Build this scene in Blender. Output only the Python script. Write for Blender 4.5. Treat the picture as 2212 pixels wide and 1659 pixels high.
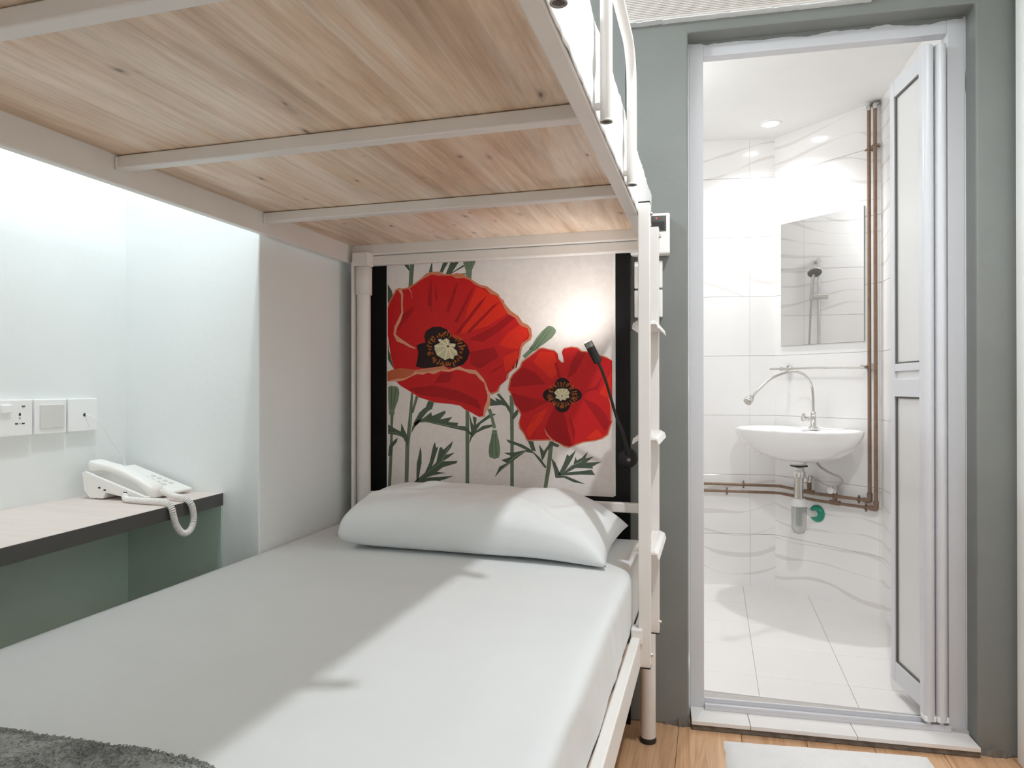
import bpy, bmesh, math, random
from mathutils import Vector, Matrix, noise
for o in list(bpy.data.objects): bpy.data.objects.remove(o)
sc = bpy.context.scene
R = math.radians
V = Vector
# ------------------------------------------------------------------ camera, light, exposure
cam_d = bpy.data.cameras.new('camera'); cam_d.sensor_width = 36; cam_d.lens = 1504.7/2212*36
cam_d.clip_start = .02
cam = bpy.data.objects.new('camera', cam_d); sc.collection.objects.link(cam)
yw, pt, rl = R(16.072), R(.1503), R(-.0547)
fw = V((-math.sin(yw)*math.cos(pt), math.cos(yw)*math.cos(pt), math.sin(pt)))
rt0 = V((math.cos(yw), math.sin(yw), 0)); up0 = rt0.cross(fw)
rt = rt0*math.cos(rl)+up0*math.sin(rl); up = -rt0*math.sin(rl)+up0*math.cos(rl)
cam.matrix_world = Matrix(((rt.x, up.x, -fw.x, 0), (rt.y, up.y, -fw.y, 0), (rt.z, up.z, -fw.z, 1.05), (0, 0, 0, 1)))
sc.camera = cam
sc.view_settings.view_transform = 'Standard'; sc.view_settings.look = 'None'
sc.view_settings.gamma = 1; sc.view_settings.exposure = -0.08; sc.view_settings.use_curve_mapping = False
w = bpy.data.worlds.new('world'); sc.world = w; w.use_nodes = True
w.node_tree.nodes['Background'].inputs[0].default_value = (.88, .95, 1, 1)
w.node_tree.nodes['Background'].inputs[1].default_value = 1.0
sc.cycles.max_bounces = 14; sc.cycles.diffuse_bounces = 10; sc.cycles.glossy_bounces = 6
sc.cycles.transmission_bounces = 8; sc.cycles.transparent_max_bounces = 8
sc.cycles.sample_clamp_indirect = 4; sc.cycles.caustics_reflective = False; sc.cycles.caustics_refractive = False

def lamp(name, kind, loc, power, col, size=.05, direction=None, **kw):
    d = bpy.data.lights.new(name, kind); d.energy = power; d.color = col
    if kind == 'AREA':
        d.shape = 'DISK'; d.size = size
    else: d.shadow_soft_size = size
    for k, v in kw.items(): setattr(d, k, v)
    o = bpy.data.objects.new(name, d); sc.collection.objects.link(o); o.location = loc
    if direction: o.rotation_euler = V(direction).to_track_quat('-Z', 'Y').to_euler()
    return o

# the lamps the room has: one over the aisle, one over the desk niche, one in the shower room; plus added fill
lamp('aisle_lamp', 'SPOT', (.30, 1.15, 2.44), 87, (.92, .962, 1), .022, (0, 0, -1), spot_size=R(158), spot_blend=1)
lamp('niche_lamp', 'POINT', (-1.10, 1.15, 2.43), 33, (.88, .965, 1), .022)
pl = lamp('fill_portal', 'AREA', (-.35, -1.02, 1.40), 1, (1, 1, 1), 1, (0, 1, 0)); pl.data.shape = 'RECTANGLE'; pl.data.size = 1.7; pl.data.size_y = 1.2
pl.data.cycles.is_portal = True  # guides sky light in through the added opening behind the camera
lamp('shower_room_lamp', 'SPOT', (.2648, 3.50, 2.283), 50, (.975, .98, .99), .03, (-.04, -.08, -1), spot_size=R(128), spot_blend=1)
lamp('shower_room_fill', 'POINT', (-.45, 2.75, 2.08), 8, (.96, .98, 1), .05)  # unseen extra source, added to even out the shower room light
lamp('reading_lamp_bulb', 'SPOT', (-.354, 1.992, 1.190), 2.7, (1, .975, .95), .008, (-.55, .62, 1), spot_size=R(150), spot_blend=1)

# ------------------------------------------------------------------ materials
def srgb(r, g, b):
    f = lambda c: c/12.92 if c <= .04045 else ((c+.055)/1.055)**2.4
    return (f(r/255), f(g/255), f(b/255), 1)
class NT:
    def __init__(s, name):
        s.m = bpy.data.materials.new(name); s.m.use_nodes = True; s.t = s.m.node_tree; s.b = s.t.nodes['Principled BSDF']
    def n(s, typ, **kw):
        x = s.t.nodes.new('ShaderNode'+typ)
        for k, v in kw.items(): setattr(x, k, v)
        return x
    def l(s, a, b): s.t.links.new(a, b)
    def coords(s, scale=(1, 1, 1), out='Object'):
        c = s.n('TexCoord'); m = s.n('Mapping'); m.inputs['Scale'].default_value = scale
        s.l(c.outputs[out], m.inputs[0]); return m.outputs[0]
    def noise(s, vec, scale, detail=4, rough=.55, dist=0):
        x = s.n('TexNoise'); x.inputs['Scale'].default_value = scale; x.inputs['Detail'].default_value = detail
        x.inputs['Roughness'].default_value = rough; x.inputs['Distortion'].default_value = dist
        s.l(vec, x.inputs['Vector']); return x.outputs['Fac']
    def ramp(s, fac, stops):
        r = s.n('ValToRGB'); e = r.color_ramp.elements
        while len(e) < len(stops): e.new(.5)
        for i, (p, c) in enumerate(stops): e[i].position = p; e[i].color = c
        s.l(fac, r.inputs[0]); return r.outputs[0]
    def mix(s, fac, a, b, mode='MIX'):
        x = s.n('Mix', data_type='RGBA', blend_type=mode)
        for sock, val in ((x.inputs['Factor'], fac), (x.inputs[6], a), (x.inputs[7], b)):
            if hasattr(val, 'links'): s.l(val, sock)
            else: sock.default_value = val
        return x.outputs[2]
    def bump(s, h, dist=.001, strength=.5):
        b = s.n('Bump'); b.inputs['Strength'].default_value = strength; b.inputs['Distance'].default_value = dist
        s.l(h, b.inputs['Height']); s.l(b.outputs[0], s.b.inputs['Normal'])
    def done(s, rough=.5, metal=0, coat=0, spec=None, col=None):
        s.b.inputs['Roughness'].default_value = rough; s.b.inputs['Metallic'].default_value = metal
        s.b.inputs['Coat Weight'].default_value = coat
        if spec is not None: s.b.inputs['Specular IOR Level'].default_value = spec
        if col is not None:
            if hasattr(col, 'links'): s.l(col, s.b.inputs['Base Color'])
            else: s.b.inputs['Base Color'].default_value = col
        return s.m
def paint(name, rgb, rough=.55, var=.03, scale=6, bump=0, bscale=120, metal=0, coat=0, spec=None):
    t = NT(name); v = t.coords(); f = t.noise(v, scale, 5)
    c = srgb(*rgb); lo = tuple(x*(1-var) for x in c[:3])+(1,); hi = tuple(min(1, x*(1+var)) for x in c[:3])+(1,)
    col = t.ramp(f, [(.3, lo), (.7, hi)])
    if bump: t.bump(t.noise(v, bscale, 3), bump, .6)
    return t.done(rough, metal, coat, spec, col)
M = {}
M['wall_white'] = paint('wall_white', (231, 235, 235), .7, .02, 3, .0008, 60)
M['wall_side'] = paint('wall_side', (244, 244, 241), .7, .02, 3, .0008, 60)
M['wall_gray'] = paint('wall_gray', (125, 127, 124), .55, .05, 5, .0012, 40)
M['ceiling'] = paint('ceiling', (236, 236, 234), .7, .01)
M['metal_white'] = paint('metal_white', (224, 220, 216), .38, .025, 8, .0002, 300)
M['cap_black'] = paint('cap_black', (38, 36, 34), .5)
M['rung_white'] = paint('rung_white', (236, 233, 229), .4, .02)
M['black_panel'] = paint('black_panel', (27, 26, 25), .42, .12, 20, spec=.18)
M['plastic'] = paint('plastic', (240, 240, 240), .35, .01)
M['plastic_gray'] = paint('plastic_gray', (214, 212, 210), .35, .02)
M['plastic_warm'] = paint('plastic_warm', (241, 239, 236), .35, .01)
M['slot'] = paint('slot', (46, 44, 42), .6)
M['display'] = paint('display', (92, 92, 88), .15, .1, 30)
M['desk_top'] = None
M['desk_edge'] = paint('desk_edge', (72, 72, 70), .5, .08, 30)
M['desk_green'] = paint('desk_green', (192, 216, 208), .5, .03)
M['alu_white'] = paint('alu_white', (210, 210, 214), .3, .015, 4)
M['gasket'] = paint('gasket', (92, 90, 84), .6, .08)
M['sealant'] = paint('sealant', (228, 228, 228), .5, .04, 20)
M['ceramic'] = paint('ceramic', (240, 239, 238), .12, .005, coat=.5)
M['chrome'] = paint('chrome', (214, 212, 208), .16, .03, 30, metal=1)
M['pipe'] = paint('pipe', (130, 104, 84), .45, .15, 40)
M['pipe_joint'] = paint('pipe_joint', (122, 98, 80), .5, .15, 40)
M['hose'] = paint('hose', (176, 170, 158), .4, .1, 90)
M['rosette'] = paint('rosette', (30, 142, 118), .35, .1)
M['shower_gray'] = paint('shower_gray', (112, 116, 114), .4)
M['lamp_black'] = paint('lamp_black', (30, 29, 28), .42, .08)
M['lamp_metal'] = paint('lamp_metal', (150, 148, 144), .3, .06, metal=.6)
M['towel'] = paint('towel', (238, 237, 236), .9, .02, 30, .003, 500)
M['trunking'] = paint('trunking', (222, 216, 212), .45, .02)
M['frame_light'] = paint('frame_light', (214, 210, 206), .35)
M['glass_edge'] = paint('glass_edge', (176, 190, 184), .3)
def fabric(name, rgb, wr=.006):
    t = NT(name); v = t.coords(); a = t.noise(v, 5, 3, .5, .6); b = t.noise(v, 900, 2)
    mx = t.n('Math', operation='MULTIPLY_ADD'); mx.inputs[1].default_value = .02
    t.l(b, mx.inputs[0]); t.l(a, mx.inputs[2]); t.bump(mx.outputs[0], wr, .5)
    c = srgb(*rgb); col = t.ramp(a, [(.3, tuple(x*.97 for x in c[:3])+(1,)), (.7, c)])
    t.b.inputs['Sheen Weight'].default_value = .15
    return t.done(.85, col=col)
M['sheet'] = fabric('sheet', (213, 215, 215)); M['pillow'] = fabric('pillow', (222, 224, 224), .004)
M['drape'] = fabric('drape', (230, 229, 228), .01)
t = NT('blanket'); v = t.coords(); f = t.noise(v, 40, 5); f2 = t.noise(v, 400, 2)
t.bump(f2, .004, .8); M['blanket'] = t.done(.95, col=t.ramp(f, [(.3, srgb(136, 138, 135)), (.7, srgb(172, 174, 171))]))
# pale laminate
t = NT('desk_top'); v = t.coords((3, 40, 40)); f = t.noise(v, 1.2, 6, .6, .4)
M['desk_top'] = t.done(.45, col=t.ramp(f, [(.3, srgb(212, 200, 194)), (.7, srgb(224, 213, 207))]))
# floor laminate: grain along Y, each plank its own tone
t = NT('floor_wood'); oi = t.n('ObjectInfo'); v0 = t.coords((30, 1.6, 1)); ad = t.n('VectorMath', operation='ADD')
t.l(v0, ad.inputs[0]); sc3 = t.n('VectorMath', operation='SCALE'); cb = t.n('CombineXYZ'); t.l(oi.outputs['Random'], cb.inputs[0]); t.l(oi.outputs['Random'], cb.inputs[1])
sc3.inputs['Scale'].default_value = 37; t.l(cb.outputs[0], sc3.inputs[0]); t.l(sc3.outputs[0], ad.inputs[1])
f = t.noise(ad.outputs[0], 1.0, 7, .62, 1.6)
col = t.ramp(f, [(.28, srgb(172, 128, 94)), (.5, srgb(207, 164, 126)), (.72, srgb(224, 186, 150))])
tone = t.ramp(oi.outputs['Random'], [(0, (.9, .9, .9, 1)), (1, (1.05, 1.05, 1.05, 1))])
t.bump(f, .0006, .4); M['floor_wood'] = t.done(.32, col=t.mix(1.0, col, tone, 'MULTIPLY'))
# plywood: long grain along Y, knots
t = NT('plywood'); v = t.coords((10, .8, 1)); f = t.noise(v, 1.1, 9, .72, .35)
v2 = t.coords((2.4, .7, 1)); g = t.noise(v2, 1.6, 5, .6, .3)
a = t.ramp(f, [(.30, srgb(190, 160, 132)), (.46, srgb(225, 200, 175)), (.58, srgb(240, 224, 207)), (.74, srgb(216, 190, 164))])
b_ = t.ramp(g, [(.32, (.74, .72, .70, 1)), (.5, (.98, .97, .96, 1)), (.7, (1.1, 1.09, 1.09, 1))])
col = t.mix(1.0, a, b_, 'MULTIPLY')
v3 = t.coords((1, .42, 1)); nd = t.n('TexNoise'); nd.inputs['Scale'].default_value = 9; t.l(v3, nd.inputs['Vector'])
mv = t.n('Mix', data_type='VECTOR'); mv.inputs['Factor'].default_value = .04; t.l(v3, mv.inputs[4]); t.l(nd.outputs['Color'], mv.inputs[5])
def knots(scale, size, thr, soft):
    vs = t.n('TexVoronoi'); vs.inputs['Scale'].default_value = scale; t.l(mv.outputs[1], vs.inputs['Vector'])
    kn = t.ramp(vs.outputs['Distance'], [(0, (1, 1, 1, 1)), (size*.5, (.85, .85, .85, 1)), (size, (soft, soft, soft, 1)), (size*2.2, (0, 0, 0, 1))])
    s_ = t.n('SeparateColor'); t.l(vs.outputs['Color'], s_.inputs[0])
    gt = t.n('Math', operation='GREATER_THAN'); gt.inputs[1].default_value = thr; t.l(s_.outputs[0], gt.inputs[0])
    mu = t.n('Math', operation='MULTIPLY'); t.l(kn, mu.inputs[0]); t.l(gt.outputs[0], mu.inputs[1]); return mu.outputs[0]
v4 = t.coords((80, 1.8, 1)); fine = t.noise(v4, 1, 4, .7)
fr = t.ramp(fine, [(.3, (.80, .78, .76, 1)), (.55, (1, 1, 1, 1))])
col = t.mix(1.0, col, fr, 'MULTIPLY')
col = t.mix(knots(11, .055, .2, .3), col, srgb(92, 64, 44))
col = t.mix(knots(21, .07, .35, .3), col, srgb(128, 92, 64))
M['plywood'] = t.done(.4, col=col)
# glazed wall tiles: plain, and with grey wavy ribbons
def tile_mat(name, wavy):
    t = NT(name); v = t.coords((1, 1, 1), 'UV')
    base = srgb(238, 237, 236)
    if wavy:
        s = t.n('SeparateXYZ'); t.l(v, s.inputs[0])
        nm = t.n('Mapping'); nm.inputs['Scale'].default_value = (1.7, 1.1, 1); t.l(v, nm.inputs[0])
        n1 = t.noise(nm.outputs[0], 1.0, 1, .4)
        ma = t.n('Math', operation='MULTIPLY_ADD'); ma.inputs[1].default_value = .42; t.l(n1, ma.inputs[0]); t.l(s.outputs[1], ma.inputs[2])
        ph = t.n('Math', operation='MULTIPLY'); ph.inputs[1].default_value = 11.0; t.l(ma.outputs[0], ph.inputs[0])
        fr_ = t.n('Math', operation='PINGPONG'); fr_.inputs[1].default_value = .5; t.l(ph.outputs[0], fr_.inputs[0])
        nm2 = t.n('Mapping'); nm2.inputs['Scale'].default_value = (1.6, 6, 1); t.l(v, nm2.inputs[0])
        n2 = t.noise(nm2.outputs[0], 1.3, 2)
        wd = t.n('MapRange'); wd.inputs[1].default_value = .42; wd.inputs[2].default_value = .72; wd.inputs[3].default_value = .012; wd.inputs[4].default_value = .17
        t.l(n2, wd.inputs[0])
        lt = t.n('Math', operation='LESS_THAN'); t.l(fr_.outputs[0], lt.inputs[0]); t.l(wd.outputs[0], lt.inputs[1])
        col = t.mix(lt.outputs[0], base, srgb(223, 220, 217))
        return t.done(.14, col=col)
    f = t.noise(v, 3, 3)
    return t.done(.12, col=t.ramp(f, [(.3, srgb(236, 235, 234)), (.7, srgb(240, 239, 238))]))
M['tile_plain'] = tile_mat('tile_plain', False); M['tile_wavy'] = tile_mat('tile_wavy', True)
M['tile_floor'] = paint('tile_floor', (232, 229, 227), .22, .015, 4)
M['grout'] = paint('grout', (188, 182, 178), .8, .06, 40)
M['grout_light'] = paint('grout_light', (231, 229, 228), .8, .03, 40)
M['mortar'] = paint('mortar', (112, 104, 96), .9, .3, 40, .004, 80)
t = NT('mirror'); M['mirror'] = t.done(.02, 1, col=srgb(226, 225, 224))
t = NT('acrylic'); v = t.coords(); f = t.noise(v, 2, 2); M['acrylic'] = t.done(.2, coat=.3, col=t.ramp(f, [(.3, srgb(212, 211, 210)), (.7, srgb(217, 216, 215))]))
t = NT('clear_plastic'); t.b.inputs['Transmission Weight'].default_value = .6; t.b.inputs['IOR'].default_value = 1.3
M['clear_plastic'] = t.done(.1, col=srgb(226, 228, 224))
def glow(name, rgb, s):
    t = NT(name); t.b.inputs['Emission Color'].default_value = srgb(*rgb); t.b.inputs['Emission Strength'].default_value = s
    return t.done(.4, col=srgb(*rgb))
M['glow'] = glow('glow', (255, 252, 248), 12); M['led'] = glow('led', (255, 60, 50), 3); M['glow_read'] = glow('glow_read', (255, 250, 240), 6)
PRINT = dict(stem_green=(108, 121, 100), leaf_green=(86, 98, 83), pod_green=(120, 138, 113), pod_dark=(92, 110, 90), vein=(144, 156, 132),
  rim=(206, 128, 96), red=(200, 36, 38), red_bright=(224, 50, 34), red_dark=(168, 28, 33), cream_rim=(222, 158, 128), black_c=(44, 28, 30),
  stamen=(170, 96, 40), pistil=(206, 198, 160), pistil_l=(234, 226, 200), rim_dark=(196, 102, 68), paper=(236, 228, 224), edge=(236, 234, 232))
for k, c in PRINT.items():
    M['print_'+k] = paint('print_'+k, c, .3, .04, 60, spec=.14)

# ------------------------------------------------------------------ mesh helpers
class MB:
    def __init__(s): s.v = []; s.f = []; s.mi = []; s.uv = {}; s.sm = []
    def add(s, verts, faces, mi=0, sm=False, uv=None):
        o = len(s.v); s.v += [tuple(x) for x in verts]
        for k, f in enumerate(faces):
            s.f.append(tuple(i+o for i in f)); s.mi.append(mi); s.sm.append(sm)
            if uv: s.uv[len(s.f)-1] = uv[k]
        return s
    def box(s, x0, x1, y0, y1, z0, z1, mi=0, X=None):
        P = [(x, y, z) for z in (z0, z1) for y in (y0, y1) for x in (x0, x1)]
        if X: P = [X(*p) for p in P]
        return s.add(P, [(0, 2, 3, 1), (4, 5, 7, 6), (0, 1, 5, 4), (2, 6, 7, 3), (0, 4, 6, 2), (1, 3, 7, 5)], mi)
    def tube(s, pts, r, n=10, mi=0, cap=True, rs=None):
        pts = [V(p) for p in pts]; N = len(pts); rings = []; ref = None
        for i, p in enumerate(pts):
            tdir = (pts[min(i+1, N-1)]-pts[max(i-1, 0)]).normalized()
            if ref is None: ref = tdir.orthogonal().normalized()
            ref = (ref-tdir*ref.dot(tdir))
            ref = ref.normalized() if ref.length > 1e-6 else tdir.orthogonal().normalized()
            b = tdir.cross(ref); rr = rs[i] if rs else r
            rings.append([p+(ref*math.cos(2*math.pi*k/n)+b*math.sin(2*math.pi*k/n))*rr for k in range(n)])
        vs = [q for rg in rings for q in rg]; fs = []
        for i in range(N-1):
            for k in range(n): fs.append((i*n+k, i*n+(k+1) % n, (i+1)*n+(k+1) % n, (i+1)*n+k))
        s.add(vs, fs, mi, True)
        if cap:
            s.add(rings[0], [tuple(range(n))[::-1]], mi); s.add(rings[-1], [tuple(range(n))], mi)
        return s
    def lathe(s, prof, c=(0, 0, 0), ax=(0, 0, 1), n=20, mi=0, cap=True):
        ax = V(ax).normalized(); u = ax.orthogonal().normalized(); w_ = ax.cross(u); c = V(c)
        rings = [[c+ax*h+(u*math.cos(2*math.pi*k/n)+w_*math.sin(2*math.pi*k/n))*max(r, 1e-5) for k in range(n)] for r, h in prof]
        fs = [(i*n+k, i*n+(k+1) % n, (i+1)*n+(k+1) % n, (i+1)*n+k) for i in range(len(prof)-1) for k in range(n)]
        s.add([q for r in rings for q in r], fs, mi, True)
        if cap: s.add(rings[0], [tuple(range(n))[::-1]], mi); s.add(rings[-1], [tuple(range(n))], mi)
        return s
    def prism(s, pts, d, mi=0, sm=False):
        n = len(pts); a = [V(p) for p in pts]; b = [p+V(d) for p in a]
        return s.add(a+b, [tuple(range(n))[::-1], tuple(range(n, 2*n))]+[(i, (i+1) % n, n+(i+1) % n, n+i) for i in range(n)], mi, sm)
    def build(s, name, mat, parent=None, bevel=0, seg=2, recalc=True, **props):
        me = bpy.data.meshes.new(name); me.from_pydata(s.v, [], s.f)
        for m in (mat if isinstance(mat, (list, tuple)) else [mat]): me.materials.append(M[m] if isinstance(m, str) else m)
        for p, i, sm in zip(me.polygons, s.mi, s.sm): p.material_index = i; p.use_smooth = sm
        if s.uv:
            L = me.uv_layers.new()
            for p in me.polygons:
                if p.index in s.uv:
                    for li, c in zip(p.loop_indices, s.uv[p.index]): L.data[li].uv = c
        if recalc:
            bm = bmesh.new(); bm.from_mesh(me); bmesh.ops.recalc_face_normals(bm, faces=bm.faces); bm.to_mesh(me); bm.free()
        o = bpy.data.objects.new(name, me); sc.collection.objects.link(o)
        if parent: o.parent = parent; o.matrix_parent_inverse = parent.matrix_world.inverted()
        if bevel:
            b = o.modifiers.new('bevel', 'BEVEL'); b.width = bevel; b.segments = seg; b.limit_method = 'ANGLE'; b.angle_limit = R(40)
            b.harden_normals = False
        for k, v in props.items(): o[k] = v
        return o
bpy_link = sc.collection.objects.link
def thing(name, label, cat, loc, group=None, kind=None):
    o = bpy.data.objects.new(name, None); bpy_link(o); o.location = loc; o.matrix_world = Matrix.Translation(loc)
    o.empty_display_size = .05
    if kind: o['kind'] = kind
    if label: o['label'] = label
    if cat: o['category'] = cat
    if group: o['group'] = group
    return o
def struct(name, loc=(0, 0, 0), label=None): return thing(name, label, None, loc, kind='structure')
def tagd(o, label, cat, group=None):
    o['label'] = label; o['category'] = cat
    if group: o['group'] = group
    return o
def dup(o, parent):
    c = o.copy(); bpy_link(c); c.parent = parent; c.matrix_parent_inverse = parent.matrix_world.inverted(); return c
def box(name, mat, a, parent=None, bevel=0, seg=2, X=None, **p): return MB().box(*a, X=X).build(name, mat, parent, bevel, seg, **p)
def spline(pts, n=8):
    pts = [V(p) for p in pts]; out = []
    P = [2*pts[0]-pts[1]]+pts+[2*pts[-1]-pts[-2]]
    for i in range(1, len(P)-2):
        a, b, c, d = P[i-1:i+3]
        for k in range(n):
            t_ = k/n; out.append(.5*((2*b)+(c-a)*t_+(2*a-5*b+4*c-d)*t_*t_+(3*b-a-3*c+d)*t_**3))
    return out+[pts[-1]]
# door wall frame: s along the wall, q away from the room, z up (the wall is 4 degrees off square)
c4, s4 = math.cos(R(4)), math.sin(R(4))
def DW(s, q, z): return (s*c4-q*s4, 2.225+s*s4+q*c4, z)
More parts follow.
